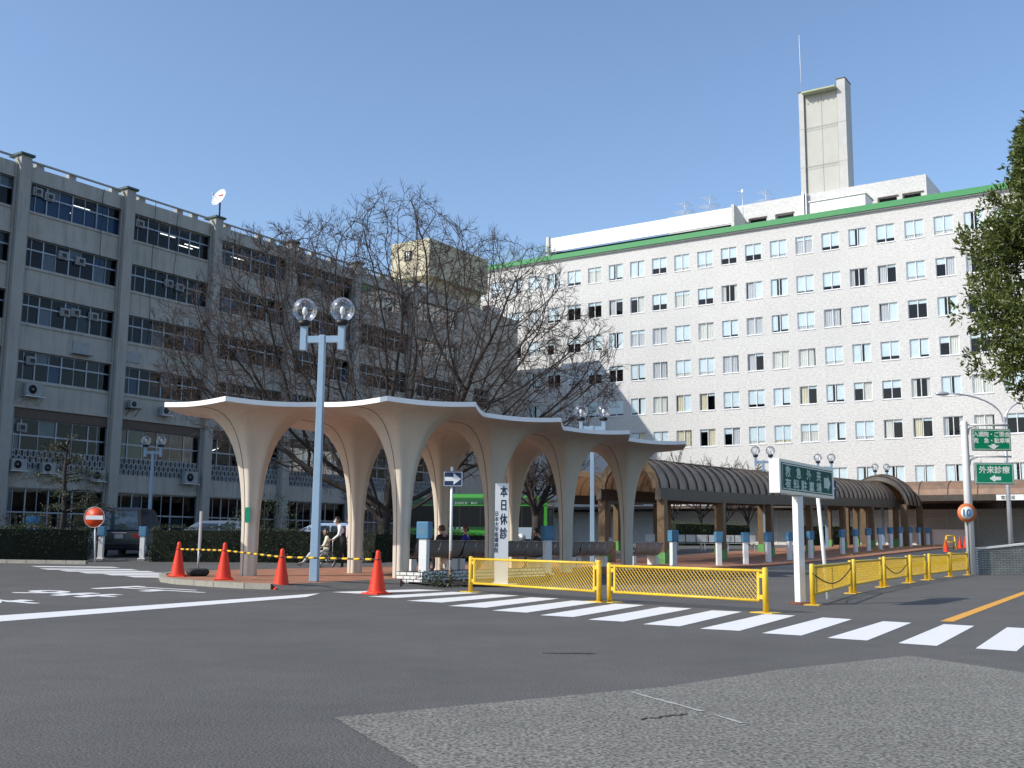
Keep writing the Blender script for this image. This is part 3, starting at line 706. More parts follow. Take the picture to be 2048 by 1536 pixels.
ph.quad((-46, 4, 30.4), (-46, 9, 30.4), (-46, 9, 33.95), (-46, 4, 33.95)); ph.quad((-20.7, 4, 30.4), (-20.7, 12, 30.4), (-20.7, 12, 33.95), (-20.7, 4, 33.95)); ph.quad((-46, 4, 33.95), (-20.7, 4, 33.95), (-20.7, 12, 33.95), (-46, 12, 33.95))
ph.quad((-37.5, 12, 30.4), (-20.7, 12, 30.4), (-20.7, 12, 33.95), (-37.5, 12, 33.95))
po = ph.build('penthouse', m_stone, ward)
for x in (-37.3, -24.9, -22.7):
    b = MB(); b.box(x, x+1.6, 4.25, 4.32, 31.5, 32.35); b.build('penthouse_window', m_dark, po)
for x in (-37.3, -34.6, -24.9, -22.7):
    b = MB(); b.box(x-.1, x+1.75, 3.9, 4.02, 32.35, 32.45); b.box(x-.1, x, 3.92, 4.0, 31.0, 32.35); b.build('window_hood', m_brown, po)
b = MB(); b.box(-31.95, -31.75, 3.6, 3.9, 30.6, 34.1); b.box(-31.6, -31.5, 3.6, 3.9, 30.6, 34.0); b.build('roof_pipe', m_galv, po)
wb = MB(); wb.box(-30.25, -25.25, .7, 3.2, 30.6, 32.0); wbo = wb.build('roof_cabin', m_wmetal, ward)
b = MB(); b.box(-30.35, -25.15, .6, 3.3, 32.0, 32.1)
for k in range(1, 6): b.box(-30.25+k*.83-.015, -30.25+k*.83+.015, .685, .7, 30.7, 31.98)
b.build('cabin_roof', m_galv, wbo)
m_chim = M('chimney_concrete', (.47, .465, .42), .85, var=.05, scale=.6, dirt=(.38, .37, .33), damt=.25, dscale=.7)
m_fin = M('chimney_fin', (.49, .485, .465), .85, var=.08, scale=1)
cx0, cx1 = -32.35, -28.05; cy = 5.4
b = MB(); b.box(cx0+.1, cx1-.1, cy+.24, cy+1.6, 33.9, 44.6); ch = b.build('chimney_panel', m_chim, ward)
b = MB(); b.box(cx0-.2, cx0+.28, cy, cy+1.9, 33.9, 44.8); b.build('chimney_fin', m_fin, ch)
b = MB(); b.box(cx1-.75, cx1+.05, cy, cy+1.9, 33.9, 45.35); b.build('chimney_fin', m_fin, ch)
b = MB(); b.box(cx0+.28, cx1-.75, cy-.65, cy+.3, 44.45, 44.6); b.build('chimney_hood', M('mossy_slab', (.42, .45, .30), .85, var=.1), ch)
b = MB()
for z in (41.0, 37.1): b.box(cx0-.21, cx1+.06, cy-.004, cy+.0, z, z+.04); b.box(cx0+.29, cx1-.76, cy+.23, cy+.238, z, z+.04)
b.box(cx0+1.95, cx0+1.99, cy+.228, cy+.237, 33.9, 44.4); b.box(cx0+.3, cx0+.36, cy+.21, cy+.24, 33.9, 44.4); b.box(cx1-.84, cx1-.78, cy+.21, cy+.24, 33.9, 44.4)
for k in range(6): b.cyl((cx0+.65+k*.5, cy+.24, 43.6), (cx0+.65+k*.5, cy+.2, 43.6), .06, n=8)
b.build('panel_joint', m_fin if False else M('joint_grey', (.26, .26, .22), .9), ch)
b = MB(); b.box(cx0-.25, cx0+.33, cy-.05, cy+1.95, 44.8, 44.87); b.box(cx1-.8, cx1+.1, cy-.05, cy+1.95, 45.35, 45.42); b.build('fin_cap', m_brown, ch)
b = MB(); b.cyl((cx0, cy+.4, 44.8), (cx0-.1, cy+.4, 51.0), .045, .02, 6); b.build('lightning_rod', m_white, ch)
# antennas standing on the roof
def yagi(x, y, z, h, label, kind=0):
    t = thing('antenna', label, 'antenna', RW(x, y, z), AR, 'antennas on the hospital roof')
    b = MB(); b.cyl((0, 0, 0), (0, 0, h), .045, .035, 6); b.build('mast', m_galv, t)
    b = MB()
    if kind == 0:
        for k, (zz, n_, ln) in enumerate(((h-.5, 5, .9), (h-1.3, 7, 1.5))):
            b.cyl((0, -.8, zz), (0, .8, zz), .02, n=5)
            for q in range(n_): b.cyl((-ln*(1-.05*q)/1.2, -.7+q*1.4/(n_-1), zz), (ln*(1-.05*q)/1.2, -.7+q*1.4/(n_-1), zz), .014, n=4)
    else:
        b.cyl((-.5, 0, h-.2), (.1, 0, h-.2), .03, n=6); b.box(-.08, .08, -.08, .08, h-.35, h-.05); b.cyl((-.5, 0, h-.35), (-.5, 0, h-.02), .02, n=5)
    b.build('elements', m_galv, t)
yagi(-44.6, 5, 33.95, 1.9, 'leftmost thin television antenna above the white louvre screen'); yagi(-41.9, 5, 33.95, 2.1, 'second television antenna from the left on the hospital roof')
yagi(-36.9, 1.2, 30.6, 4.0, 'tall mast antenna with small head in front of the penthouse wall', 1); yagi(-36.7, 7, 33.95, 2.3, 'antenna with long side rods nearest the tall chimney slab')
# green net fence on the left roof edge
b = MB()
for k in range(9): b.cyl((-66+k*.95, .6, 30.6), (-66+k*.95, .6, 32.0), .03, n=5)
for z in (31.3, 32.0): b.cyl((-66, .6, z), (-58.4, .6, z), .025, n=5)
for k in range(8): b.cyl((-66+k*.95, .6, 30.7), (-66+(k+1)*.95, .6, 31.9), .012, n=4); b.cyl((-66+k*.95, .6, 31.9), (-66+(k+1)*.95, .6, 30.7), .012, n=4)
rl = b.build('roof_fence', M('pale_green_rail', (.22, .36, .28), .6), ward)
# ground floor glazing and rusty entrance canopy
m_rust = M('rusty_copper_canopy', (.21, .135, .095), .55, .25, var=.25, scale=1.4, dirt=(.32, .15, .07), dscale=.9, damt=.6)
m_bronze = M('dark_bronze', (.07, .058, .045), .5, .2, var=.2)
b = MB(); b.box(-72, 4, .0, .25, 3.9, 4.39); b.build('eave_beam', m_bronze, ward)
b = MB()
for k in range(30): b.box(-70+k*2.4, -70+k*2.4+.12, -.04, .2, .4, 3.9)
b.box(-72, 4, -.03, .15, 3.1, 3.2)
b.build('shopfront_frame', m_reveal, ward)
b = MB(); b.box(-72, 4, .05, .07, .4, 3.9); b.build('shopfront_glass', glass('dark_shop_glass', (.06, .065, .07)), ward)
b = MB(); b.box(-72, 4, .12, .3, .3, 3.9); b.build('shopfront_backing', m_dark, ward)
b = MB(); b.box(-60, -24, -3.2, 0, 4.05, 4.3); b.build('eave_canopy', m_brown, ward)
ent = thing('entrance_canopy', 'long rusty copper canopy with curved top over the dark hospital entrance', 'canopy', OR_, AR)
prof = [(-8, 4.75), (-7.9, 5.15), (-7.6, 5.5), (-7.1, 5.75), (-6.5, 5.85), (-.1, 5.85), (-.1, 4.4), (-8, 4.4)]
b = MB(); b.extr(prof, -24.5, 3.5, 0, False); b.build('canopy_shell', m_rust, ent)
b = MB(); b.box(-24.6, 3.6, -8.08, -7.9, 4.28, 4.72); b.build('fascia', m_bronze, ent)
b = MB(); 
for k in range(13): 
    x = -24+k*2.1
    for (y0, z0), (y1, z1) in zip(prof[:4], prof[1:5]): b.bar((x, y0-.02, z0+.02), (x, y1-.02, z1+.02), .05, .05)
b.build('seam_rib', m_brown, ent)
for x in (-22.0, -16.5, -11.0, -5.5, 0):
    b = MB(); b.box(x-.25, x+.25, -7.4, -6.9, .5, 4.4); b.build('pillar', m_brown, ent)
b = MB(); b.box(-14.3, -11.6, -8.14, -8.09, 4.27, 4.68); sgn = b.build('sign_board', m_white, ent)
text('lettering', '電話 番', .3, M('sign_grey_text', (.15, .17, .16), .6), sgn, frame(RW(-13.4, -8.15, 4.47)-OR_, (1, 0, 0), (0, 0, 1)) if False else frame((-13.5, -8.15, 4.47), (1, 0, 0), (0, 0, 1)), bold=.004)
text('lettering', '28', .38, M('sign_pink_text', (.45, .16, .18), .6), sgn, frame((-12.3, -8.15, 4.48), (1, 0, 0), (0, 0, 1)))
b = MB(); b.box(-19.8, -16.9, -4, -3.8, 0.7, 2.2); b.build('white_partition', m_reveal, ent)
# ------------------------------------------------------------------ barrel-vaulted walkway
m_vault = bpy.data.materials.new('vault_polycarbonate'); m_vault.use_nodes = True
nn_ = m_vault.node_tree; bb = nn_.nodes['Principled BSDF']; bb.inputs['Base Color'].default_value = (.24, .20, .155, 1); bb.inputs['Roughness'].default_value = .32
tr = nn_.nodes.new('ShaderNodeBsdfTranslucent'); tr.inputs[0].default_value = (.30, .16, .08, 1); ms_ = nn_.nodes.new('ShaderNodeMixShader'); ms_.inputs[0].default_value = .35
nz = nn_.nodes.new('ShaderNodeTexNoise'); nz.inputs['Scale'].default_value = .9; nz.inputs['Detail'].default_value = 6; cr_ = nn_.nodes.new('ShaderNodeValToRGB'); cr_.color_ramp.elements[0].position = .35; cr_.color_ramp.elements[0].color = (.13, .10, .08, 1); cr_.color_ramp.elements[1].position = .65; cr_.color_ramp.elements[1].color = (.30, .26, .21, 1)
tcv = nn_.nodes.new('ShaderNodeTexCoord'); nn_.links.new(tcv.outputs['Object'], nz.inputs['Vector']); nn_.links.new(nz.outputs[0], cr_.inputs[0]); nn_.links.new(cr_.outputs[0], bb.inputs['Base Color'])
nn_.links.new(bb.outputs[0], ms_.inputs[1]); nn_.links.new(tr.outputs[0], ms_.inputs[2]); nn_.links.new(ms_.outputs[0], nn_.nodes['Material Output'].inputs[0])
m_bpost = M('brown_steel_post', (.13, .085, .045), .5, .2, var=.2, scale=2)
m_gbase = M('green_post_base', (.10, .29, .075), .6, var=.15, dirt=(.3, .3, .2), damt=.3)
def walkway(name, label, P0, L_, wd, hb, pitch, rib, drop_first=False):
    "P0: world start of the axis; runs along dL"
    t = thing(name, label, 'walkway roof', (P0[0], P0[1], 0), AL)
    r = wd/2; n = 14; W0 = Vector((P0[0], P0[1], 0))
    def gh(s): q = W0+dL*s; return gz(q.x, q.y)
    segs = int(L_/rib); vs = []; vi = []
    for i in range(segs+1):
        s = i*rib; h = gh(s)+hb
        for k in range(n+1):
            a = PI*k/n; vs.append((s, -r*math.cos(a), h+.25+r*.95*math.sin(a)))
    b = MB(); b.add(vs, [(i*(n+1)+k, i*(n+1)+k+1, (i+1)*(n+1)+k+1, (i+1)*(n+1)+k) for i in range(segs) for k in range(n)], 0, True); b.build('vault', m_vault, t)
    b = MB()
    for i in range(segs+1):
        s = i*rib; h = gh(s)+hb; b.tube([(s, -(r+.03)*math.cos(PI*k/n), h+.25+(r*.95+.03)*math.sin(PI*k/n)) for k in range(n+1)], .03 if i else .05, 5)
    b.build('rib', m_bronze, t)
    for sgn in (-1, 1):
        b = MB()
        for i in range(segs):
            s0 = i*rib-(.15 if i == 0 else 0); s1 = (i+1)*rib; h0 = gh(i*rib)+hb; h1 = gh(s1)+hb
            y0, y1 = sgn*(r-.12), sgn*(r+.12)
            v = [(s0, y0, h0-.22), (s0, y1, h0-.22), (s1, y1, h1-.22), (s1, y0, h1-.22), (s0, y0, h0+.27), (s0, y1, h0+.27), (s1, y1, h1+.27), (s1, y0, h1+.27)]
            b.add(v, [(3, 2, 1, 0), (4, 5, 6, 7), (1, 2, 6, 5), (3, 0, 4, 7)]+([(0, 1, 5, 4)] if i == 0 else []))
        b.build('edge_beam', m_bronze, t)
        s = .25
        while s < L_:
            g0 = gh(s); pb = MB(); pb.box(s-.16, s+.16, sgn*r-.16, sgn*r+.16, g0+.55, g0+hb-.22); po_ = pb.build('post', m_bpost, t)
            gb = MB(); gb.box(s-.19, s+.19, sgn*r-.19, sgn*r+.19, g0, g0+.55); gb.build('post_base', m_gbase, po_)
            s += pitch
    # end arch
    b = MB(); h = gh(0)+hb; ri = r*.8
    v = [];
    for k in range(n+1):
        a = PI*k/n; v += [(-.12, -r*1.03*math.cos(a), h+.25+r*.98*math.sin(a)), (-.12, -ri*math.cos(a), h+.25+ri*.95*math.sin(a)), (.02, -r*1.03*math.cos(a), h+.25+r*.98*math.sin(a)), (.02, -ri*math.cos(a), h+.25+ri*.95*math.sin(a))]
    f = []
    for k in range(n): o = 4*k; f += [(o, o+1, o+5, o+4), (o+2, o+6, o+7, o+3), (o, o+4, o+6, o+2), (o+1, o+3, o+7, o+5)]
    b.add(v, f); b.build('end_arch', m_bpost, t)
    return t
wa = UY(1260, 45.2)
walkway('covered_walkway', 'long brown barrel-vaulted walkway roof on square posts running to the hospital entrance', (wa.x, wa.y), 41, 2.75, 3.0-.08, 6.2, .95)
wb_ = UY(1168, 58)
walkway('covered_walkway', 'short dark vaulted walkway roof seen left of the long one behind the white canopy', (wb_.x, wb_.y), 10, 2.6, 2.9, 6.0, .95)
b = MB(); c0 = Vector((wa.x, wa.y, 0))+dL*39.5; t = thing('entrance_dome', 'rounded rusty vault crossing the far end of the walkway roof', 'dome', (c0.x, c0.y, 0), AL)
vs = []; n1, n2 = 16, 10; R1 = 2.1; hb_ = gz(c0.x, c0.y)+2.9
for i in range(n1+1):
    for k in range(n2+1):
        a = PI*i/n1; e = k/n2; vs.append((2.6*math.sin(PI/2*min(1, 1.0))*(-1+2*e)*.9, -R1*math.cos(a), hb_+R1*1.05*math.sin(a)*(1-.25*(2*e-1)**2)))
b.add(vs, [(i*(n2+1)+k, i*(n2+1)+k+1, (i+1)*(n2+1)+k+1, (i+1)*(n2+1)+k) for i in range(n1) for k in range(n2)], 0, True); b.build('dome_skin', m_vault, t)
b = MB()
for e in (0, .25, .5, .75, 1): b.tube([(2.6*(-1+2*e)*.9, -(R1+.04)*math.cos(PI*i/n1), hb_+(R1+.04)*1.05*math.sin(PI*i/n1)*(1-.25*(2*e-1)**2)) for i in range(n1+1)], .05, 5)
b.build('dome_rib', m_bronze, t)
for sx in (-1, 1):
    for sy in (-1, 1):
        b = MB(); b.box(sx*2.2-.2, sx*2.2+.2, sy*2.0-.2, sy*2.0+.2, gz(c0.x, c0.y), hb_); b.build('post', m_bpost, t)
# hospital side wing wall seen above the entrance: nothing else
# ================================================================== WHITE MUSHROOM CANOPY
m_can = M('canopy_concrete', (.58, .525, .435), .6, var=.08, scale=1.2, dirt=(.36, .28, .18), dscale=1.3, damt=.5, stretch=(1, 1, .35), bump=.15, bscale=14)
m_rim = M('canopy_rim', (.86, .86, .85), .5, var=.04)
m_seam = M('canopy_seam', (.17, .14, .11), .8)
HS, PHI, ZR = 3.6688, -.0843, 4.128
HA = HS/math.sqrt(3)
v1 = Vector((math.cos(PHI), math.sin(PHI), 0))*HS; v2 = Vector((math.cos(PHI+PI/3), math.sin(PHI+PI/3), 0))*HS
CA = Vector((-6.2303, 26.0558, .1)); 
def umbrella(loc, label):
    t = thing('mushroom_canopy', label, 'canopy', loc, PHI, 'white hexagonal umbrella columns of the canopy')
    n = 48; H = ZR-.1; r0 = .185; lip = .11
    qs = [0, .008, .018, .03, .045, .065, .09, .12, .16, .21, .27, .34, .42, .5, .6, .7, .8, .9, 1.0]
    b = MB(); vs = []; 
    # vertices of the hexagon lie at 30+60k degrees from PHI
    def Rh(a):
        b_ = (a-R(30)) % R(60); return HA*math.cos(R(30))/math.cos(b_-R(30))
    zq = []
    for q in qs:
        zn = (1-(1-q)**3.3)**(1/3.3) if q > 0 else 0
        zq.append(.0+(H-lip)*zn)
    for q, z in zip(qs, zq):
        for k in range(n):
            a = 2*PI*k/n; Rr = Rh(a); mix = min(1, q*3); base = r0*(1+.08*math.cos(6*(a-R(30)))); r = base+(Rr-base)*q if q < 1 else Rr
            vs.append((r*math.cos(a), r*math.sin(a), z))
    # denser foot-to-neck curve
    sag = lambda a, q: -.05*q*q*(1-(abs((a-R(30)) % R(60)-R(30))/R(30))**2)
    vs = [(v[0], v[1], v[2]+sag(2*PI*(i % n)/n, qs[i//n])) for i, v in enumerate(vs)]
    fs = [(i*n+k, i*n+(k+1) % n, (i+1)*n+(k+1) % n, (i+1)*n+k) for i in range(len(qs)-1) for k in range(n)]
    b.add(vs, fs, 0, True); b.build('column_shell', m_can, t)
    b = MB(); vr = []
    for z, sc_ in ((H-lip, 1.0), (H-lip, 1.004), (H, 1.004), (H, .93), (H-.16, .5), (H-.9, .12)):
        for k in range(n):
            a = 2*PI*k/n; r = Rh(a)*sc_; vr.append((r*math.cos(a), r*math.sin(a), z+sag(a, sc_)))
    b.add(vr, [(i*n+k, i*n+(k+1) % n, (i+1)*n+(k+1) % n, (i+1)*n+k) for i in range(5) for k in range(n)]+[tuple(5*n+k for k in range(n))]); b.build('roof_rim', m_rim, t)
    b = MB()
    for s in (1, 4):
        a = R(60*s); pts = []
        for q, z in zip(qs, zq):
            base = r0*(1+.08*math.cos(6*(a-R(30)))); r = base+(Rh(a)-base)*q+.001; pts.append((r*math.cos(a), r*math.sin(a), z+sag(a, q)))
        b.tube(pts, .011, 4)
    b.build('seam', m_seam, t)
    return t
cl = [(CA, 'front left umbrella column at the corner with the small green plate'), (CA+v1, 'front umbrella column left of the blue ticket box'), (CA+v2, 'umbrella column behind the wheelchair'),
      (CA+v1+v2, 'front umbrella column with the white closed-today board before it'), (CA+2*v2, 'rear umbrella column behind the one-way arrow sign'), (CA+v1+2*v2, 'fourth front umbrella column, before the small bare tree'),
      (CA+3*v2, 'rear umbrella column lit by the sun between the board and the bus front'), (CA+v1+3*v2, 'last front umbrella column beside the vaulted walkway'), (CA+4*v2, 'furthest rear umbrella column, mostly hidden')]
um0 = umbrella(*cl[0])
for loc, lb in cl[1:-1]:
    dup(um0, loc, PHI, lb)
b = MB(); p = CA+Vector((.0, -.25, 1.25)); b.box(p.x-.075, p.x+.045, p.y-.02, p.y, p.z, p.z+.36); pl_ = b.build('name_plate', M('plate_green', (0, .25, .14), .5), None)
tag(pl_, 'small green plate fixed on the front left umbrella column', 'plate')
# ================================================================== LAMPS, SIGNS, FENCES, BOXES
m_globe = glass('lamp_globe', (.93, .94, .95), .6, .05, 1.5, k=.7)
m_bulb = M('lamp_bulb', (.85, .84, .8), .5)
def globe_lamp(label, loc, rz, h=6.2, gd=.53, col=None, sc_=1.0):
    t = thing('globe_lamp', label, 'street lamp', loc, rz, 'twin globe street lamps')
    c = col or m_lblue; zt = h-.95
    b = MB(); b.obox((0, 0, zt/2), ((1, 0, 0), (0, 1, 0), (0, 0, 1)), .088, .088, zt/2, 0, .72); b.build('pole', c, t, .012)
    b = MB(); b.box(-.42, .42, -.045, .045, zt-.16, zt-.02); b.build('cross_arm', c, t)
    for sx in (-1, 1):
        x = sx*.42; b = MB(); b.box(x-.065, x+.065, -.065, .065, zt-.32, zt+.22); so2 = b.build('lamp_socket', c, t)
        b = MB(); b.lathe([(.12, zt+.20), (.155, zt+.24), (.15, zt+.31), (.1, zt+.33)], 16, (x, 0, 0)); b.build('collar', m_black, so2)
        b = MB(); b.ball((x, 0, zt+.31+gd*.47), gd/2, n=32, m_=20); gl = b.build('globe', m_globe, t)
        b = MB(); b.ball((x, 0, zt+.31+gd*.42), .055, .055, .1, 12, 8); b.cyl((x, 0, zt+.3), (x, 0, zt+.31+gd*.3), .02, n=6); b.build('bulb', m_bulb, gl)
    return t
lp = G(628, 1163, .1)
L1 = globe_lamp('pale blue lamp post with two clear globes, nearest and tallest, before the white canopy', lp, -.12)
for lb, (u, Y), rz in (('pale blue globe lamp rising behind the right half of the white canopy', (1186, 40.0), -.12), ('globe lamp behind the vaulted walkway, just left of the large green box sign', (1528, 61.5), -.1),
   ('small globe lamp directly above the large green box sign', (1651, 69), -.1), ('smallest globe lamp near the rusty entrance dome', (1763, 80), -.1), ('blue globe lamp in deep shade before the pierced screen of the office', (307, 57), -.1)):
    dup(L1, UY(u, Y), rz, lb)
# curved arm road lamp at the right
cl_ = UY(2015, 55); t = thing('road_lamp', 'tall silver road lamp with curved arms behind the green direction signs', 'street lamp', cl_)
b = MB(); b.tube([(0, 0, 0), (0, 0, 4), (0, 0, 7.3)], [.13, .1, .07], 10); b.build('pole', m_galv, t)
for sx, nm in ((-1, 0), (1, 0)):
    b = MB(); pts = [(0, 0, 6.9)]+[(sx*(.08+2.75*(1-math.cos(a))), 0, 7.2+1.3*math.sin(a)) for a in [PI/2*k/8 for k in range(9)]]; b.tube(pts, .045, 8); b.build('arm', m_galv, t)
    b = MB(); b.ball((sx*3.1, 0, 8.48), .38, .16, .11, 14, 8); b.build('lamp_head', m_galv, t)
# traffic cones
def cone():
    t = thing('traffic_cone', '', 'traffic cone', (0, 0, 0), 0, 'orange cones linked by striped bars')
    b = MB(); b.lathe([(.165, .03), (.16, .05), (.045, .70), (.042, .76), (.02, .79)], 24); b.build('cone_body', m_red, t)
    b = MB(); b.lathe([(.2, .0), (.205, .02), (.19, .045), (.165, .05)], 24); b.box(-.2, .2, -.2, .2, 0, .025); b.build('cone_base', m_red, t)
    b = MB(); b.torus((0, 0, .62), .062, .009, 'z', 18, 5); b.build('bar_ring', m_black, t)
    return t
cn = []
for i, (u, v, up, lb) in enumerate([(355, 1153, .1, 'orange cone furthest left, beside the tyre-based pole'), (447, 1160, .1, 'orange cone second from left on the paving by the first canopy column'), (562, 1178, 0, 'orange cone left of the pale blue lamp post at the kerb'), (754, 1188, 0, 'orange cone standing on the zebra crossing, the rightmost of the four')]):
    p = G(u, v, up); 
    if i == 0: c0_ = cone(); c0_['label'] = lb; c0_.location = p; c = c0_
    else: c = dup(c0_, p, .3*i, lb)
    cn.append(p)
m_barb = M('bar_black', (.03, .03, .03), .4); m_bary = M('bar_yellow', (.8, .48, .02), .35)
for i, lb in enumerate(['striped bar between the first and second orange cones', 'striped bar between the second and third orange cones', 'long striped bar passing before the lamp post and wheelchair']):
    a = cn[i]+Vector((0, 0, .62)); q = cn[i+1]+Vector((0, 0, .62)); t = thing('striped_bar', lb, 'barrier bar', a, 0, 'yellow and black bars hooked on the cones'); d = q-a
    n_ = 17; bb_ = MB()
    for k in range(n_): bb_.cyl(d*(k/n_), d*((k+1)/n_), .021 if k % 2 else .016, n=8, mi=k % 2)
    bb_.build('pole', [m_barb, m_bary], t); b = MB(); b.torus((0, 0, 0), .05, .008, 'z', 14, 4); b.build('hook', m_barb, t)
# blue ticket boxes on white posts
def tbox(h=1.41, wd=.30):
    t = thing('ticket_box', '', 'ticket machine', (0, 0, 0), 0, 'blue boxes on white posts along the parking bays')
    b = MB(); b.box(-.15, .15, -.13, .13, 0, .07); b.build('foot', m_kerb, t)
    b = MB(); b.box(-.1, .1, -.09, .09, .05, h-.38); b.box(-.16, .16, -.13, .13, .06, .1); b.build('post', m_white, t, .01)
    b = MB(); b.box(-.155, .155, -.13, .13, h-.4, h); b.build('box', m_blue, t, .02)
    b = MB(); b.box(-.09, .09, -.134, -.13, h-.3, h-.12); b.build('front_plate', M('box_plate', (.1, .2, .28), .4), t)
    return t
tb0 = tbox(); A0 = G(847, 1165); tb0.location = A0; tb0.rotation_euler = (0, 0, -.35)
tb0['label'] = 'nearest blue box on white post, beside the tiled planter and the benches'
E0 = Vector((32.1, 83.0, 0)); D0 = E0-A0; D0.z = 0
def along(u):
    k = (u-1024)/FPX; t_ = (k*A0.y-A0.x)/(D0.x-k*D0.y); p = A0+D0*t_; p.z = gz(p.x, p.y); return p
ul = [(1097, 'blue box behind the first yellow mesh fence panel'), (1346, 'blue box just right of the near green-footed walkway post, above the second yellow fence'), (1436, 'third blue box in the row behind the second yellow fence'), (1489, 'blue box halfway between walkway posts, fourth behind the fence'),
 (1534, 'blue box directly under the left half of the large green box sign'), (1576, 'blue box immediately left of the green box sign post'), (1618, 'blue box immediately right of the green box sign post'), (1681, 'blue box right of the tilted white pole'), (1707, 'blue box with swollen green foot before a walkway post'), (1733, 'blue box with orange wheel stop, second right of the swollen foot one'),
 (1756, 'blue box eighth from the far end of the row'), (1777, 'blue box seventh from the far end'), (1797, 'blue box sixth from the far end'), (1816, 'blue box fourth from the far end'), (1833, 'blue box third... from the far end of the row'), (1851, 'last blue box at the far end of the row, by the entrance cones')]
for i, (u, lb) in enumerate(ul):
    dup(tb0, along(u), .3+random.uniform(-.25, .25), lb.replace('third... from', 'last but one at'))
dup(tb0, UY(215, 45.5), 0, 'blue box on white post left of the dark van, behind the no entry sign'); dup(tb0, UY(297, 45.5), 0, 'blue box on white post in shade right of the dark van')
# wheel stops
m_stop = M('wheel_stop_orange', (.5, .26, .03), .7, var=.3, dirt=(.1, .08, .05), damt=.6)
ws = None
for i, u in enumerate((1571, 1668, 1697, 1729, 1762, 1790, 1813, 1836, 1857, 1868)):
    p = along(u)-nL*.55
    p.z = gz(p.x, p.y)
    lb = ['orange wheel stop by the sixth ticket box, left of the green sign post', 'orange wheel stop left of the green-footed box', 'orange wheel stop right of the green-footed box', 'orange wheel stop fourth in the far row', 'orange wheel stop fifth in the far row', 'orange wheel stop sixth in the far row', 'orange wheel stop fourth from the far end', 'orange wheel stop third from the far end', 'orange wheel stop last but one', 'orange wheel stop at the far end of the row'][i]
    if ws is None:
        b = MB(); b.extr([(-.08, 0), (.08, 0), (.06, .16), (-.06, .16)], -.3, .3); ws = tag(b.build('wheel_stop', m_stop), lb, 'wheel stop', 'orange wheel stops of the parking bays'); ws.location = p; ws.rotation_euler = (0, 0, AR)
    else:
        o = ws.copy(); COL.objects.link(o); o.location = p; o['label'] = lb
# yellow mesh barriers
def mesh_panel(mb, x0, x1, z0, z1, cw, ch, th):
    nx = int((x1-x0)/cw); nz = int((z1-z0)/ch); cw = (x1-x0)/nx; ch = (z1-z0)/nz
    for j in range(nz):
        for ph in (0, 1):
            vs = []
            for i in range(2*nx+1):
                x = x0+cw*i/2; up = (i+ph) % 2; z = z0+ch*j+(ch if up else 0)*1.0
                vs += [(x, -.004, z-th/2), (x, .004, z+th/2)]
            mb.add(vs, [(2*i, 2*i+2, 2*i+3, 2*i+1) for i in range(2*nx)])
def barrier(p, q, label, h=.68, cw=.14, ch=.066, th=.0105, pairs=False):
    p = Vector(p); q = Vector(q); d = q-p; L_ = d.length; t = thing('barrier_fence', label, 'barrier', p, math.atan2(d.y, d.x), 'yellow mesh barrier fences')
    for x in (0, L_):
        b = MB(); b.tube([(x, 0, 0), (x, 0, h-.02), (x, 0, h)], [.042, .042, .03], 12); po_ = b.build('post', m_yel, t)
        b = MB(); b.box(x-.19, x+.19, -.12, .12, 0, .012); b.build('base_plate', m_yel, po_)
    b = MB(); b.cyl((0, 0, h-.05), (L_, 0, h-.05), .022, n=8); b.cyl((.1, 0, .17), (L_-.1, 0, .17), .022, n=8); b.box(.1, .14, -.012, .012, .17, h-.05); b.box(L_-.14, L_-.1, -.012, .012, .17, h-.05)
    for x in (.07, L_-.07):
        for z in (.22, h-.12): b.box(x-.05, x+.05, -.008, .008, z-.03, z+.03)
    b.build('frame', m_yel, t)
    b = MB(); mesh_panel(b, .14, L_-.14, .19, h-.07, cw, ch, th); b.build('mesh', m_yel, t)
    return t
f1 = barrier(G(941, 1184), G(1198, 1204), 'long yellow mesh barrier before the benches, left of the two along the zebra crossing'); f2 = barrier(G(1219, 1204.5), G(1532, 1226), 'yellow mesh barrier nearest the camera, right of the two along the zebra crossing', .64)
FU = [(1626, 1210), (1702, 1187), (1709, 1186), (1763, 1174.5), (1770, 1173), (1815, 1166), (1822, 1164.5), (1852, 1160), (1860, 1159), (1899, 1153.5), (1902, 1153), (1936, 1150)]
FL = ['yellow mesh barrier starting right of the green box sign post, crossed by the tilted pole', 'yellow mesh barrier second along the right-hand road', 'yellow mesh barrier third along the right-hand road', 'short yellow barrier fourth along the right-hand road', 'yellow barrier fifth along the right-hand road', 'last yellow barrier touching the speed limit pole']
for i in range(6): barrier(G(*FU[2*i]), G(*FU[2*i+1]), FL[i], .66+.02*i, .17, .085, .009)
m_chain = M('rusty_chain', (.06, .045, .03), .6, .5)
for i, (a, q, lb) in enumerate([((1640, 1160), (1702, 1150), 'chain hanging behind the first road barrier'), ((1770, 1140), (1816, 1136), 'chain drooping across the third road barrier')]):
    a = G(FU[0][0] if i == 0 else FU[4][0], FU[0][1] if i == 0 else FU[4][1])+Vector((0, 0, .5)); q = G(*(FU[1] if i == 0 else FU[5]))+Vector((0, 0, .5)); b = MB()
    b.tube([a.lerp(q, k/14)-Vector((0, .05, .22*math.sin(PI*k/14))) for k in range(15)], .012, 5); tag(b.build('chain', m_chain), lb, 'chain')
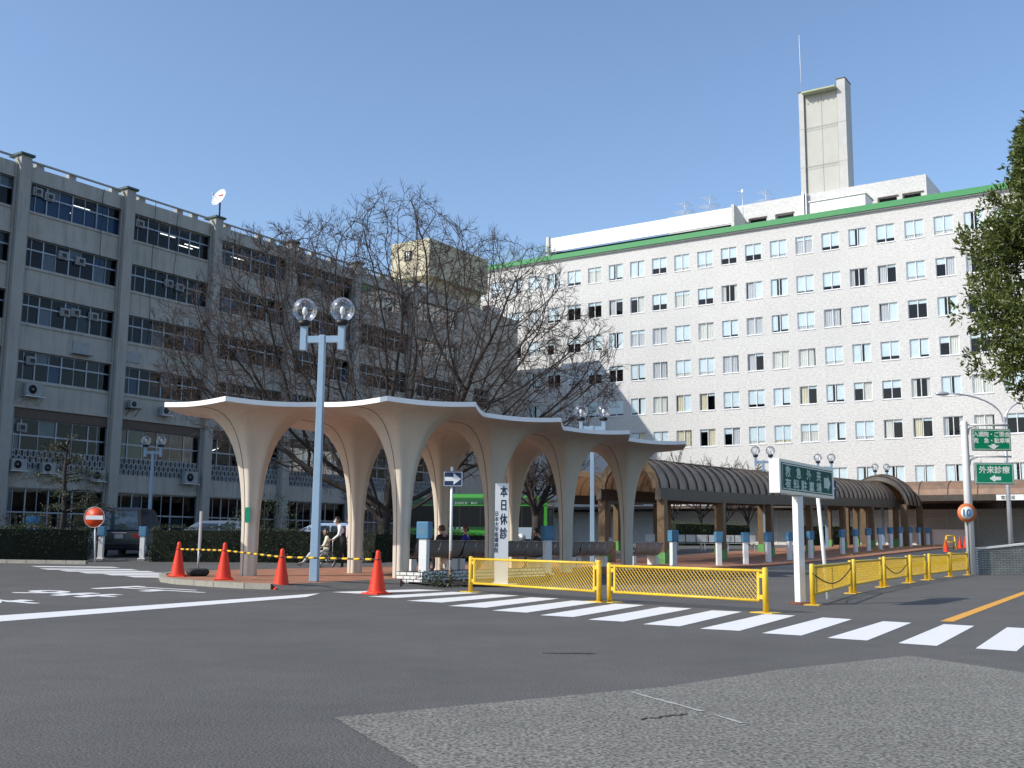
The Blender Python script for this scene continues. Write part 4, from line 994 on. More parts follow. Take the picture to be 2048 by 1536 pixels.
# large green box sign
gp = G(1601, 1208); t = thing('box_sign', 'large green box sign with white side on a white square post, arrow pointing right', 'direction sign', gp, AL)
b = MB(); b.obox((0, 0, .88), ((math.cos(-.5), math.sin(-.5), 0), (-math.sin(-.5), math.cos(-.5), 0), (0, 0, 1)), .065, .065, .88); b.build('post', m_white, t, .01)
b = MB(); b.box(-1.08, 1.72, -.085, .085, 1.78, 2.32); bx = b.build('sign_case', m_white, t)
b = MB(); b.box(-1.082, 1.722, -.088, -.084, 1.78, 2.32); b.build('case_frame', m_steel, bx)
b = MB(); b.box(-.99, 1.63, -.094, -.09, 1.83, 2.27); gf = b.build('sign_face', m_dgreen, t)
b = MB(); 
for x0, x1, z0, z1 in ((-.97, 1.61, 2.24, 2.255), (-.97, 1.61, 1.845, 1.86), (-.97, -.955, 1.86, 2.24), (1.595, 1.61, 1.86, 2.24)): b.box(x0, x1, -.097, -.095, z0, z1)
b.build('border_line', m_galv, gf)
m_let = M('sign_lettering', (.50, .60, .54), .5); m_letw = M('sign_lettering_white', (.78, .83, .80), .5)
for k, ch in enumerate('救急外来'): text('lettering', ch, .19, m_let, gf, frame((-.72+k*.52, -.099, 2.135), (1, 0, 0), (0, 0, 1)), xs=1.35, bold=.006)
for k, ch in enumerate('有料駐車場'): text('lettering', ch, .19, m_let, gf, frame((-.72+k*.39, -.099, 1.935), (1, 0, 0), (0, 0, 1)), xs=1.55, bold=.006)
b = MB(); b.add([(1.13, -.098, 2.13), (1.13, -.098, 1.95), (1.34, -.098, 1.95), (1.34, -.098, 1.9), (1.5, -.098, 2.04), (1.34, -.098, 2.18), (1.34, -.098, 2.13)], [(0, 1, 2, 3, 4, 5, 6)]); b.build('arrow', m_let, gf)
b = MB(); b.lathe([(.2, 0), (.17, .03), (.1, .035)], 14, (0, 0, 0)); b.build('rusty_foot', M('rust', (.15, .05, .03), .8), t)
# blue sign and tilted pole behind it
tp = G(1657, 1198); t = thing('tilted_sign_pole', 'slightly tilted white pole carrying a dark arrow sign mostly hidden behind the green box sign', 'sign pole', tp)
b = MB(); b.cyl((0, 0, -.1), (-.14, 0, 1.9), .035, n=10); b.build('pole', m_white, t)
b = MB(); b.box(-.32, .22, .04, .06, 1.83, 2.13); s_ = b.build('sign_plate', m_navy, t)
b = MB(); b.add([(.0, .035, 2.0), (.1, .035, 2.0), (.1, .035, 1.92), (.2, .035, 1.99), (.1, .035, 2.06), (.0, .035, 2.03)], [(0, 1, 2, 3, 4, 5)]); b.build('arrow', m_let, s_)
# direction signs on white mast
mp_ = G(1944, 1149); t = thing('sign_mast', 'white mast holding two green hospital direction signs and a round speed limit sign', 'sign post', mp_)
b = MB(); b.tube([(0, 0, 0), (-.01, 0, 5.2), (-.01, 0, 5.25)], [.15, .115, .1], 16); b.build('mast', m_white, t)
def board(z0, z1, x0, x1, zarm, rows_, arrow):
    b = MB(); b.cyl((-.15, 0, zarm), (x1-.05, 0, zarm), .035, n=8); b.tube([(.1, 0, zarm-.35), (.16, 0, zarm-.12), (.4, 0, zarm-.02)], .03, 6)
    b.cyl((x0+.25, 0, zarm), (x0+.25, 0, z1), .02, n=6); b.cyl((x1-.25, 0, zarm), (x1-.25, 0, z1), .02, n=6); arm = b.build('arm', m_white, t)
    b = MB(); b.box(x0, x1, -.04, .04, z0, z1); bd = b.build('sign_board', m_galv, t, .03)
    b = MB(); b.box(x0+.03, x1-.03, -.046, -.042, z0+.03, z1-.03); fc = b.build('sign_face', m_green, bd)
    b = MB()
    for a_ in ((x0+.05, x1-.05, z1-.065, z1-.05), (x0+.05, x1-.05, z0+.05, z0+.065), (x0+.05, x0+.065, z0+.065, z1-.065), (x1-.065, x1-.05, z0+.065, z1-.065)): b.box(a_[0], a_[1], -.05, -.048, a_[2], a_[3])
    b.build('border_line', m_letw, fc)
    for s, z, sz, n_ in rows_:
        for k, ch in enumerate(s):
            if ch == ' ': continue
            x = x0+(x1-x0)*((k+.5)/len(s)*n_+(1-n_)/2)
            text('lettering', ch, sz, m_letw, fc, frame((x, -.051, z), (1, 0, 0), (0, 0, 1)), bold=.005)
    b = MB(); b.add([(p[0], -.05, p[1]) for p in arrow], [tuple(range(len(arrow)))]); b.build('arrow', m_letw, fc)
XC = .95
board(4.22, 4.99, .22, 1.58, 5.12, [('入退院・ご面会', 4.80, .19, .93), ('救 急・駐車場', 4.58, .19, .93)], [(XC-.07, 4.46), (XC-.07, 4.41), (XC-.2, 4.41), (XC, 4.27), (XC+.2, 4.41), (XC+.07, 4.41), (XC+.07, 4.46)])
board(3.06, 3.82, .25, 1.62, 4.03, [('外来診療', 3.57, .27, .78)], [(XC-.2, 3.27), (XC, 3.40), (XC, 3.33), (XC+.2, 3.33), (XC+.2, 3.21), (XC, 3.21), (XC, 3.14)])
b = MB(); b.cyl((-.13, -.15, 2.08), (-.13, -.17, 2.08), .325, n=36); sp_ = b.build('speed_sign', M('sign_orange_rim', (.62, .17, .06), .5), t)
b = MB(); b.cyl((-.13, -.17, 2.08), (-.13, -.175, 2.08), .215, n=32); b.build('sign_centre', m_white, sp_)
text('lettering', '10', .34, M('sign_blue_text', (.03, .16, .42), .5), sp_, frame((-.13, -.178, 2.08), (1, 0, 0), (0, 0, 1)), bold=.01)
b = MB(); b.cyl((-.12, -.13, 0), (-.12, -.13, 1.95), .012, n=6); b.build('cable', m_black, t)
# one-way arrow sign
ap = G(900, 1170); t = thing('arrow_sign', 'dark blue one-way sign with white arrow pointing right on a rust-footed white pole', 'road sign', ap)
b = MB(); b.cyl((0, 0, 0), (.0, 0, 2.62), .031, n=10); b.build('pole', m_white, t); b = MB(); b.cyl((0, 0, .0), (0, 0, .33), .033, n=10); b.cyl((.003, 0, .55), (.003, 0, .75), .0325, n=10); b.build('rust_sleeve', M('rust_patch', (.2, .1, .05), .9, var=.5, scale=20), t)
b = MB(); b.box(-.19, .25, -.05, -.035, 2.17, 2.52); pl2 = b.build('plate', m_navy, t, .015)
b = MB()
for a_ in ((-.175, .235, 2.495, 2.505), (-.175, .235, 2.185, 2.195), (-.175, -.165, 2.195, 2.495), (.225, .235, 2.195, 2.495)): b.box(a_[0], a_[1], -.056, -.053, a_[2], a_[3])
b.add([(x, -.054, z) for x, z in [(-.155, 2.39), (-.155, 2.30), (.04, 2.30), (.04, 2.215), (.21, 2.345), (.04, 2.475), (.04, 2.39)]], [tuple(range(7))]); b.build('arrow', m_white, pl2)
# closed-today board
bp_ = G(1002, 1171); t = thing('notice_board', 'tall narrow white standing board lettered in dark ink that the hospital is closed today', 'notice board', bp_, .08)
b = MB(); b.box(-.15, .15, -.02, .02, .04, 2.26); bd = b.build('board', m_white, t)
m_ink = M('board_ink', (.02, .03, .07), .6)
for k, ch in enumerate('本日休診'): text('lettering', ch, .27, m_ink, bd, frame((.04, -.022, 2.08-.31*k), (1, 0, 0), (0, 0, 1)), xs=.62, bold=.006)
for k, ch in enumerate('日本大学板橋病院'): text('lettering', ch, .115, m_ink, bd, frame((-.115, -.022, 1.58-.115*k), (1, 0, 0), (0, 0, 1)), xs=.75, bold=.002)
b = MB(); b.box(-.35, .35, -.15, .15, 0, .04); b.bar((-.15, .02, .04), (-.15, .4, .04), .03, .03); b.build('foot', m_white, t)
# no entry sign
ne = UY(199, 43.3); t = thing('no_entry_sign', 'round red no entry sign with white bar on a white pole before the left hedge', 'road sign', ne)
b = MB(); b.cyl((.12, 0, 0), (.0, 0, 1.85), .035, n=10); b.build('pole', m_white, t)
b = MB(); b.cyl((0, -.05, 1.75), (0, -.065, 1.75), .41, n=40); d_ = b.build('disc', M('sign_red', (.62, .06, .012), .45), t)
b = MB(); b.torus((0, -.066, 1.75), .405, .012, 'y', 40, 5); b.build('disc_rim', m_galv, d_)
b = MB(); b.box(-.34, .35, -.072, -.067, 1.66, 1.82); b.build('white_bar', m_white, d_)
# tyre-based pole
ty = G(395, 1152, .1); t = thing('tyre_pole', 'thin white upright board on a pole weighted by an old black tyre', 'pole', ty)
b = MB(); b.torus((0, 0, .09), .18, .085, 'z', 28, 10); b.lathe([(.12, .02), (.12, .13), (.05, .15)], 16); b.build('tyre', m_rub, t)
b = MB(); b.cyl((0, 0, .05), (.0, 0, .75), .022, n=8); b.build('pole', m_galv, t)
b = MB(); b.obox((.01, 0, 1.05), ((-.17, .985, 0), (-.985, -.17, 0), (0, 0, 1)), .15, .018, .45); b.build('upright_board', m_white, t)
# benches: six seat rows seen from behind
m_bmet = M('bench_perforated_metal', (.30, .29, .27), .5, .15, var=.1)
m_wblock = M('white_bench_block', (.76, .74, .69), .7, var=.06)
def bench(label, n=4):
    t = thing('bench', label, 'bench', (0, 0, 0), 0, 'grey metal waiting benches on white blocks')
    for k in range(n):
        x = k*.55; b = MB()
        prof = [(.0, .44), (.05, .43), (.22, .4), (.42, .42), (.46, .41)]; bk = [(.0, .44), (-.1, .62), (-.16, .82), (-.19, .86)]
        pts = list(reversed(prof))+bk[1:]
        vs = [(x+.03, p[0], p[1]) for p in pts]+[(x+.52, p[0], p[1]) for p in pts]; m_ = len(pts)
        b.add(vs, [(i, i+1, i+1+m_, i+m_) for i in range(m_-1)], 0, True)
        vs = [(v_[0], v_[1]-.012, v_[2]-.012) for v_ in vs]; b.add(vs, [(i, i+m_, i+1+m_, i+1) for i in range(m_-1)], 0, True); b.build('seat', m_bmet, t)
        b = MB()
        for xx in (x+.02, x+.53): b.tube([(xx, .44, .40), (xx, .05, .40), (xx, -.05, .5), (xx, -.19, .85)], .016, 6)
        b.tube([(x, -.2, .87), (x+.55, -.2, .87)], .018, 6); b.build('seat_rail', m_steel, t)
    b = MB(); b.tube([(-.03, -.19, .86), (-.03, -.08, .5), (-.03, .1, .38), (-.03, .46, .38), (-.03, .46, .62), (-.03, -.1, .62)], .022, 6); b.build('arm_frame', m_black, t)
    for x in (.0, n*.55-.3):
        b = MB(); b.box(x-.02, x+.22, -.02, .36, 0, .36); b.build('block', m_wblock, t, .01)
    return t
B0 = G(822, 1145, .1)
bl = ['bench nearest the front column, with the dark-coated person on it', 'second bench from the left, with the blue-jacketed person', 'bench passing behind the closed-today board', 'fourth bench in the row, behind the arrow of the first yellow fence', 'bench end nearest the rusty litter bin', 'bench standing alone between the last canopy column and walkway post']
bn0 = bench(bl[0]); bn0.location = B0; bn0.rotation_euler = (0, 0, AL)
for i in range(1, 6):
    p = B0+dL*(2.27*i+(1.9 if i == 5 else 0)); p.z = gz(p.x, p.y)+.1; dup(bn0, p, AL, bl[i])
m_sil = M('silver_bench', (.55, .58, .6), .35, .5)
def silver(label):
    t = thing('silver_bench', label, 'bench', (0, 0, 0), 0, 'silver benches by the far hedge')
    for k in range(3):
        b = MB(); b.box(k*.6, k*.6+.55, 0, .4, .42, .45); b.box(k*.6, k*.6+.55, .4, .43, .5, .9); b.build('seat', m_sil, t)
    b = MB()
    for x in (.1, 1.6): b.box(x, x+.05, .05, .4, 0, .42)
    b.build('leg', m_sil, t); return t
p = UY(1292, 62, .1); s0_ = silver('silver bench furthest left behind the walkway posts'); s0_.location = p; s0_.rotation_euler = (0, 0, -.05)
for u, lb in ((1352, 'silver bench second from left by the far hedge'), (1398, 'silver bench third from left by the far hedge'), (1450, 'silver bench furthest right by the far hedge')): dup(s0_, UY(u, 62, .1), -.05, lb)
# tiled planter wall
q0 = G(806, 1166); ww_ = dL*1.0
t = thing('planter_wall', 'low white-tiled planter wall with dark joints below the benches', 'planter', (q0.x, q0.y, 0), AL)
b = MB(); b.box(0, 6.2, -.0, .2, 0, .26); b.box(0, .2, -.55, 0, 0, .26); b.build('tiled_wall', m_wtile, t)
# litter bin
t = thing('litter_bin', 'rust-streaked litter bin with a crumpled bag on top by the first walkway post', 'bin', UY(1219, 46.5, .1), .1)
b = MB(); b.box(-.25, .25, -.25, .25, 0, .86); b.build('bin_body', M('rusty_bin', (.30, .19, .10), .7, var=.4, scale=3, dirt=(.18, .06, .02), damt=.8, dscale=2, stretch=(1, 1, .4)), t, .01)
b = MB(); b.ball((-.05, 0, .92), .2, .2, .14, 10, 6); b.ball((-.12, -.03, 1.04), .09, .05, .1, 8, 6); b.build('bag', m_galv, t)
# right-hand tiled ramp wall
rw0 = G(1957, 1149); t = thing('ramp_wall', 'tiled wall of the underground ramp, its long side greyed for shade, beside the direction sign mast', 'wall', rw0, .10)
m_rtile = tilemat('shaded_ramp_tile', (.27, .28, .27), (.21, .22, .215), (.06, .065, .06), .23, .06, .6, axes='XZ', ms=.009)  # shade of the long side put into the tile colour; end pier stays white
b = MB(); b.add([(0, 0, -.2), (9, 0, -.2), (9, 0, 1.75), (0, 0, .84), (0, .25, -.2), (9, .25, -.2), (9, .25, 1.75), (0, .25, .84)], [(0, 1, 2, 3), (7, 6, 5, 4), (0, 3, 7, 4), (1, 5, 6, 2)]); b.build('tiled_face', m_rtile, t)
b = MB(); b.add([(-.22, -.02, -.2), (0, -.02, -.2), (0, -.02, .88), (-.22, -.02, .86), (-.22, .27, -.2), (0, .27, -.2), (0, .27, .88), (-.22, .27, .86)], [(0, 1, 2, 3), (7, 6, 5, 4), (0, 3, 7, 4), (1, 5, 6, 2), (3, 2, 6, 7)]); b.build('end_pier', m_wtile, t)
b = MB(); b.add([(0, -.03, .84), (9, -.03, 1.75), (9, .28, 1.75), (0, .28, .84), (0, -.03, .9), (9, -.03, 1.81), (9, .28, 1.81), (0, .28, .9)], [(3, 2, 1, 0), (4, 5, 6, 7), (0, 1, 5, 4), (1, 2, 6, 5), (2, 3, 7, 6), (3, 0, 4, 7)]); b.build('coping', m_wblock, t)
g = MB(); r0_ = Vector((17.0, 41, 0)); g.add([(p.x, p.y, gz(p.x, p.y)+.03) for p in [Vector((16.5, 39.5, 0)), Vector((30, 41, 0)), Vector((46, 62, 0)), Vector((42, 66, 0)), Vector((24, 52, 0))]], [(0, 1, 2, 3, 4)]); structure('side_pavement', g, m_kerb)
# far cones and stand near the entrance
for u, Y, lb in ((1886, 66, 'small orange cone nearest the last blue box by the entrance'), (1914, 74, 'small orange cone in the middle by the dark entrance'), (1925, 76, 'small orange cone touching the direction sign mast by the entrance')):
    o = dup(c0_, UY(u, Y), 0, lb, 'orange cones by the hospital entrance')
t = thing('barrier_stand', 'small orange folding stand beside the entrance cones', 'barrier', UY(1897, 70), .2, None)
b = MB()
for a, q in (((-.35, 0, 0), (-.28, .1, .9)), ((.35, 0, 0), (.28, .1, .9)), ((-.28, .1, .9), (.28, .1, .9)), ((-.3, .05, .5), (.3, .05, .5)), ((-.35, .35, 0), (-.28, .1, .9)), ((.35, .35, 0), (.28, .1, .9))): b.cyl(a, q, .04, n=6)
b.build('stand_frame', m_bary, t)
# paving drain box and blue drum in the left shade
t = UY(77, 50); b = MB(); b.lathe([(.3, 0), (.31, .45), (.29, .46), (.29, .5), (.31, .51), (.3, .95)], 16); o = b.build('plastic_drum', M('drum_blue', (.06, .2, .34), .6)); o.location = t+Vector((0, 0, .85)); tag(o, 'blue plastic drum standing on a block behind the left hedge', 'drum')
o.location.z = gz(t.x, t.y)+.9
b = MB(); b.box(-.6, .6, -.5, .5, 0, .9); o = b.build('concrete_block', m_kerb); o.location = (t.x, t.y, gz(t.x, t.y)); tag(o, 'concrete block under the blue drum, hidden by the left hedge', 'block')
# ================================================================== TREES AND HEDGES
m_bark = M('dark_bark', (.038, .032, .028), .9, var=.3, scale=5, stretch=(1, 1, .2), bump=.4, bscale=30)
m_twig = M('reddish_twig', (.06, .043, .036), .85, var=.25, scale=2)
m_leafd = bpy.data.materials.new('x'); bpy.data.materials.remove(m_leafd)
def leafmat(name, c1, c2, trans=.25, scale=2.5):
    ma = M(name, c1, .45, var=0, spec=.5); n = ma.node_tree; L = n.links; b = n.nodes['Principled BSDF']
    oi = n.nodes.new('ShaderNodeTexCoord'); wn = n.nodes.new('ShaderNodeTexNoise'); wn.inputs['Scale'].default_value = scale; wn.inputs['Detail'].default_value = 8; wn.inputs['Roughness'].default_value = .8; L.new(oi.outputs['Object'], wn.inputs['Vector'])
    mr = n.nodes.new('ShaderNodeMapRange'); mr.inputs[1].default_value = .35; mr.inputs[2].default_value = .65; L.new(wn.outputs[0], mr.inputs[0])
    mx = n.nodes.new('ShaderNodeMix'); mx.data_type = 'RGBA'; L.new(mr.outputs[0], mx.inputs[0]); mx.inputs[6].default_value = c1+(1,); mx.inputs[7].default_value = c2+(1,); L.new(mx.outputs[2], b.inputs['Base Color'])
    tr_ = n.nodes.new('ShaderNodeBsdfTranslucent'); L.new(mx.outputs[2], tr_.inputs[0]); ms = n.nodes.new('ShaderNodeMixShader'); ms.inputs[0].default_value = trans
    L.new(b.outputs[0], ms.inputs[1]); L.new(tr_.outputs[0], ms.inputs[2]); L.new(ms.outputs[0], n.nodes['Material Output'].inputs[0]); return ma
def rvec(rnd): 
    while True:
        v = Vector((rnd.uniform(-1, 1), rnd.uniform(-1, 1), rnd.uniform(-1, 1)))
        if .05 < v.length < 1: return v.normalized()
def grow(mbs, p, d, L_, r, lvl, rnd, cfg):
    "one branch: wiggling tapered tube with children along it"
    n = cfg['seg'][lvl]; pts = [p.copy()]; dirs = [d.copy()]; step = L_/n; q = p.copy(); dd = d.copy()
    for i in range(n):
        dd = (dd+rvec(rnd)*cfg['wig'][lvl]+Vector((0, 0, 1))*cfg['up'][lvl]).normalized(); q = q+dd*step; pts.append(q.copy()); dirs.append(dd.copy())
    r1 = max(cfg['rmin'], r*cfg['taper'][lvl]); rs = [r+(r1-r)*i/n for i in range(n+1)]
    mb = mbs[0] if lvl <= cfg['trunk_lvl'] else mbs[1]
    mb.tube(pts, rs, cfg['sides'][lvl], 0, cap=False)
    if lvl+1 >= len(cfg['seg']): return
    nc = cfg['kids'][lvl]
    for k in range(nc):
        f = cfg['start'][lvl]+(1-cfg['start'][lvl])*(k+rnd.random()*.8)/nc; f = min(.999, f); i = int(f*n); fr = f*n-i
        pp_ = pts[i].lerp(pts[min(n, i+1)], fr); bd = dirs[min(n, i+1)]
        ax = bd.cross(rvec(rnd)); 
        if ax.length < .05: continue
        ax.normalize(); ang = R(rnd.uniform(*cfg['ang'][lvl])); nd = (Matrix.Rotation(ang, 3, ax) @ bd)
        if nd.z < -.15: nd.z = abs(nd.z)*.3
        nd.normalize(); rr = rs[i]*cfg['rk'][lvl]; ll = L_*cfg['lk'][lvl]*(1.05-.5*f)*rnd.uniform(.75, 1.15)
        grow(mbs, pp_, nd, ll, max(cfg['rmin'], rr), lvl+1, rnd, cfg)
    # leader continues as a child
    grow(mbs, pts[-1], dirs[-1], L_*cfg['lk'][lvl]*.7, max(cfg['rmin'], r1), lvl+1, rnd, cfg)
# big bare zelkova behind the canopy
tb = UY(772, 47.5); t = thing('bare_tree', 'huge leafless tree with fanned dark limbs rising behind the white canopy', 'tree', tb)
rnd = random.Random(23); tm, cm_ = MB(), MB()
from mathutils import kdtree
def colonize(att, nodes, par, infl=3.2, kill=.5, step=.3, iters=90):
    "space colonization: branches grow towards the free points of the crown volume"
    alive = list(range(len(att)))
    for it in range(iters):
        kd = kdtree.KDTree(len(nodes)); [kd.insert(p, i) for i, p in enumerate(nodes)]; kd.balance()
        pull = {}; keep = []
        for ai in alive:
            co, i, d = kd.find(att[ai])
            if d < kill: continue
            keep.append(ai)
            if d < infl: pull.setdefault(i, Vector((0, 0, 0))); pull[i] += (att[ai]-co)/d
        alive = keep
        if not pull: break
        for i, v in pull.items():
            if v.length < 1e-4: continue
            back = (nodes[i]-nodes[par[i]]).normalized() if par[i] >= 0 else Vector((0, 0, 1))
            d = (v.normalized()+back*.55+rvec(rnd)*.16+Vector((0, 0, .06))).normalized(); q = nodes[i]+d*step
            if kd.find(q)[2] < step*.35: continue
            nodes.append(q); par.append(i)
    return nodes, par
def crown_tree(tm, cm_, att, nodes, par, r_tip, expo, trunk_r, kill, step, infl, iters, twig_n, twig_l):
    nodes, par = colonize(att, nodes, par, infl, kill, step, iters)
    n = len(nodes); ch = [[] for _ in range(n)]
    for i, p in enumerate(par):
        if p >= 0: ch[p].append(i)
    rad = [0]*n
    for i in range(n-1, -1, -1): rad[i] = r_tip if not ch[i] else (sum(rad[c]**expo for c in ch[i]))**(1/expo)
    starts = [0]+[c for i in range(n) for c in (ch[i] if len(ch[i]) > 1 else [])]
    for s in starts:       # chains from fork to fork; the strongest child continues a fork
        if s and par[s] >= 0 and max(ch[par[s]], key=lambda c: rad[c]) == s: continue
        pts = [nodes[par[s]]] if s else []; rs = [min(rad[par[s]], rad[s]*1.15)] if s else []; i = s
        while True:
            pts.append(nodes[i]); rs.append(rad[i])
            if not ch[i]: break
            i = max(ch[i], key=lambda c: rad[c])
        if len(pts) < 2: continue
        big = max(rs); (tm if big > .05 else cm_).tube(pts, rs, 9 if big > .15 else (6 if big > .05 else (4 if big > .02 else 3)), 0, cap=False)
    for i in range(n):      # fine twigs on the outer shoots
        if rad[i] > r_tip*2.6: continue
        d = (nodes[i]-nodes[par[i]]).normalized()
        for _ in range(twig_n if not ch[i] else (1 if rnd.random() < .55 else 0)):
            e = (d+rvec(rnd)*.75+Vector((0, 0, .12))).normalized(); L_ = twig_l*rnd.uniform(.5, 1.2); m_ = nodes[i]+e*L_*.5; e2 = (e+rvec(rnd)*.35).normalized(); q = m_+e2*L_*.5
            cm_.tube([nodes[i], m_, q], [r_tip*.8, r_tip*.62, r_tip*.4], 3, 0, cap=False)
            for _ in range(2):
                e3 = (e+rvec(rnd)*.7).normalized(); cm_.tube([m_, m_+e3*L_*.45], [r_tip*.6, r_tip*.4], 3, 0, cap=False)
    return n
att = []
while len(att) < 6500:
    x, y, z = rnd.uniform(-1, 1), rnd.uniform(-1, 1), rnd.uniform(-.42, 1); q = x*x+y*y+z*z
    if q > 1 or rnd.random() > .25+.75*q: continue
    if z < 0 and x*x+y*y > (1+z*1.1)**2: continue
    if z < .2 and x*x+y*y < (.22+z*.2)**2*2.2: continue
    bump = 1+.07*math.sin(x*9+1)*math.cos(z*7)
    att.append(Vector((x*10.6*bump, y*7.6, 7.3+z*8.6*bump)))
nodes = [Vector((0, 0, 0)), Vector((0, .05, .8)), Vector((.0, 0, 1.6)), Vector((.05, 0, 2.3))]; par = [-1, 0, 1, 2]
for a, az in [(-72, 10), (-58, -30), (-45, 40), (-32, -10), (-20, 60), (-8, -50), (4, 20), (15, -30), (26, 50), (37, -10), (48, 35), (60, -25), (73, 15), (10, 80), (-12, -80), (64, 60), (-62, 70)]:
    d = Vector((math.sin(R(a)), 0, math.cos(R(a))*.9)); d.y = math.sin(R(az))*.6; d.normalize(); base = len(nodes); pi_ = rnd.choice((2, 3)); q = nodes[pi_]
    for k in range(rnd.choice((5, 6, 7, 8))):
        d = (d+rvec(rnd)*.1+Vector((0, 0, .035))).normalized(); q = q+d*.42; nodes.append(q); par.append(pi_); pi_ = len(nodes)-1
nn__ = crown_tree(tm, cm_, att, nodes, par, .0115, 2.3, .55, .42, .3, 3.4, 110, 4, .7)
tr_o = tm.build('trunk', m_bark, t); cr_o = cm_.build('crown', m_twig, t)
print('TREE nodes', nn__, len(tm.f), len(cm_.f))
def small_bare(label, u, Y, H_, seed, spread=50, n=7, name='bare_tree', mat=None, thick=.07):
    t = thing(name, label, 'tree', UY(u, Y)); rnd = random.Random(seed); a, c = MB(), MB(); k = H_/8.0
    cf = dict(seg=[5, 4, 3, 3], wig=[.2, .25, .3, .3], up=[.06, .05, .05, .05], taper=[.4, .45, .5, .6], rmin=.011, sides=[6, 5, 4, 3], kids=[6, 6, 5], start=[.2, .15, .1], ang=[(20, 50), (20, 55), (25, 60)], rk=[.55, .55, .6], lk=[.6, .55, .5], trunk_lvl=0)
    a.tube([(0, 0, -.1), (.04, 0, H_*.16), (.0, .03, H_*.28)], [thick*2*k+.02, thick*1.6*k+.02, thick*1.4*k+.02], 8)
    for i in range(n):
        aa = 2*PI*i/n+rnd.random(); s = R(rnd.uniform(8, spread)); d = Vector((math.sin(s)*math.cos(aa), math.sin(s)*math.sin(aa), math.cos(s)))
        grow((a, c), Vector((0, 0, H_*(.18+.1*rnd.random()))), d, H_*.42, thick*k, 0, rnd, cf)
    a.build('trunk', m_bark, t); c.build('crown', mat or m_twig, t); return t
small_bare('small dark leafless tree with forked trunk seen through the canopy arch before the white building', 1074, 66, 7.6, 5, 42, 5, thick=.17)
small_bare('fine-twigged pale brown tree in front of the white building, left of the second lamp', 1132, 84, 11.6, 9, 24, 6, thick=.04)
for i, (u, Y, H_, lb) in enumerate([(1345, 86, 8.6, 'low bare shrub tree behind the near end of the walkway vault'), (1402, 87, 8.4, 'bare shrub tree second from left behind the vault'), (1450, 88, 8.2, 'bare shrub tree third from left behind the vault'), (1495, 88, 7.8, 'bare shrub tree just left of the globe lamp behind the vault')]): small_bare(lb, u, Y, H_, 30+i, 45, 7, thick=.05)
# leaf clumps
def leaves(mb, c, rnd, n, rad, L_, wd, mi=0, up=.3, nrm=None):
    for _ in range(n):
        o = c+Vector((rnd.gauss(0, rad), rnd.gauss(0, rad), rnd.gauss(0, rad))); d = (rvec(rnd)+Vector((0, 0, up))).normalized()
        if nrm: d = (d+nrm*.6).normalized()
        s = d.cross(rvec(rnd)); 
        if s.length < .1: continue
        s.normalize(); k = rnd.uniform(.7, 1.25); f = d.cross(s)*L_*.12
        mb.add([o-s*wd*.0, o+d*L_*.45*k+s*wd*.5+f, o+d*L_*k, o+d*L_*.45*k-s*wd*.5+f], [(0, 1, 2, 3)], mi)
# evergreen at the right edge
m_ev = leafmat('evergreen_leaf', (.045, .072, .014), (.17, .20, .045), .3, 1.6)
te = Vector((18.75, 33.5, 0)); t = thing('evergreen_tree', 'dense glossy evergreen tree filling the right edge of the view', 'tree', te)
rnd = random.Random(3); tk, cw_ = MB(), MB(); tk.tube([(0, 0, 0), (.1, 0, 3), (0, .1, 7), (-.1, 0, 11), (0, 0, 14)], [.34, .28, .2, .12, .05], 10)
def prof_r(z):      # crown radius by height
    pts = [(5.0, 1.2), (5.6, 2.6), (6.6, 3.55), (8.0, 3.95), (9.5, 4.0), (10.8, 3.85), (11.9, 3.4), (12.5, 2.6), (13.3, 2.5), (14.2, 2.1), (15.2, 1.5), (16, .6)]
    for (a, ra), (b_, rb) in zip(pts, pts[1:]):
        if a <= z <= b_: return ra+(rb-ra)*(z-a)/(b_-a)
    return .3
for i in range(520):
    z = rnd.uniform(5.0, 15.8); a = rnd.uniform(0, 2*PI); rr = prof_r(z)
    f = rnd.uniform(.62, 1.0) if rnd.random() < .85 else rnd.uniform(.2, .6)
    if math.sin(a) > .3 and rnd.random() < .6: continue
    c = Vector((math.cos(a)*rr*f, math.sin(a)*rr*f, z)); br = rnd.uniform(.38, .8)
    tk.tube([(0, 0, z-1.0), c*.5+Vector((0, 0, (z-.6)*.5)), c], [.05, .035, .02], 4)
    for k in range(int(26*br/.6)):
        v = rvec(rnd); cc = c+Vector((v.x*br*1.15, v.y*br*1.15, v.z*br*.8))*rnd.uniform(.75, 1.05)
        leaves(cw_, cc, rnd, 8, .07, .22, .08, 0, .35, v)
tk.build('trunk', m_bark, t); cw_.build('crown', m_ev, t)
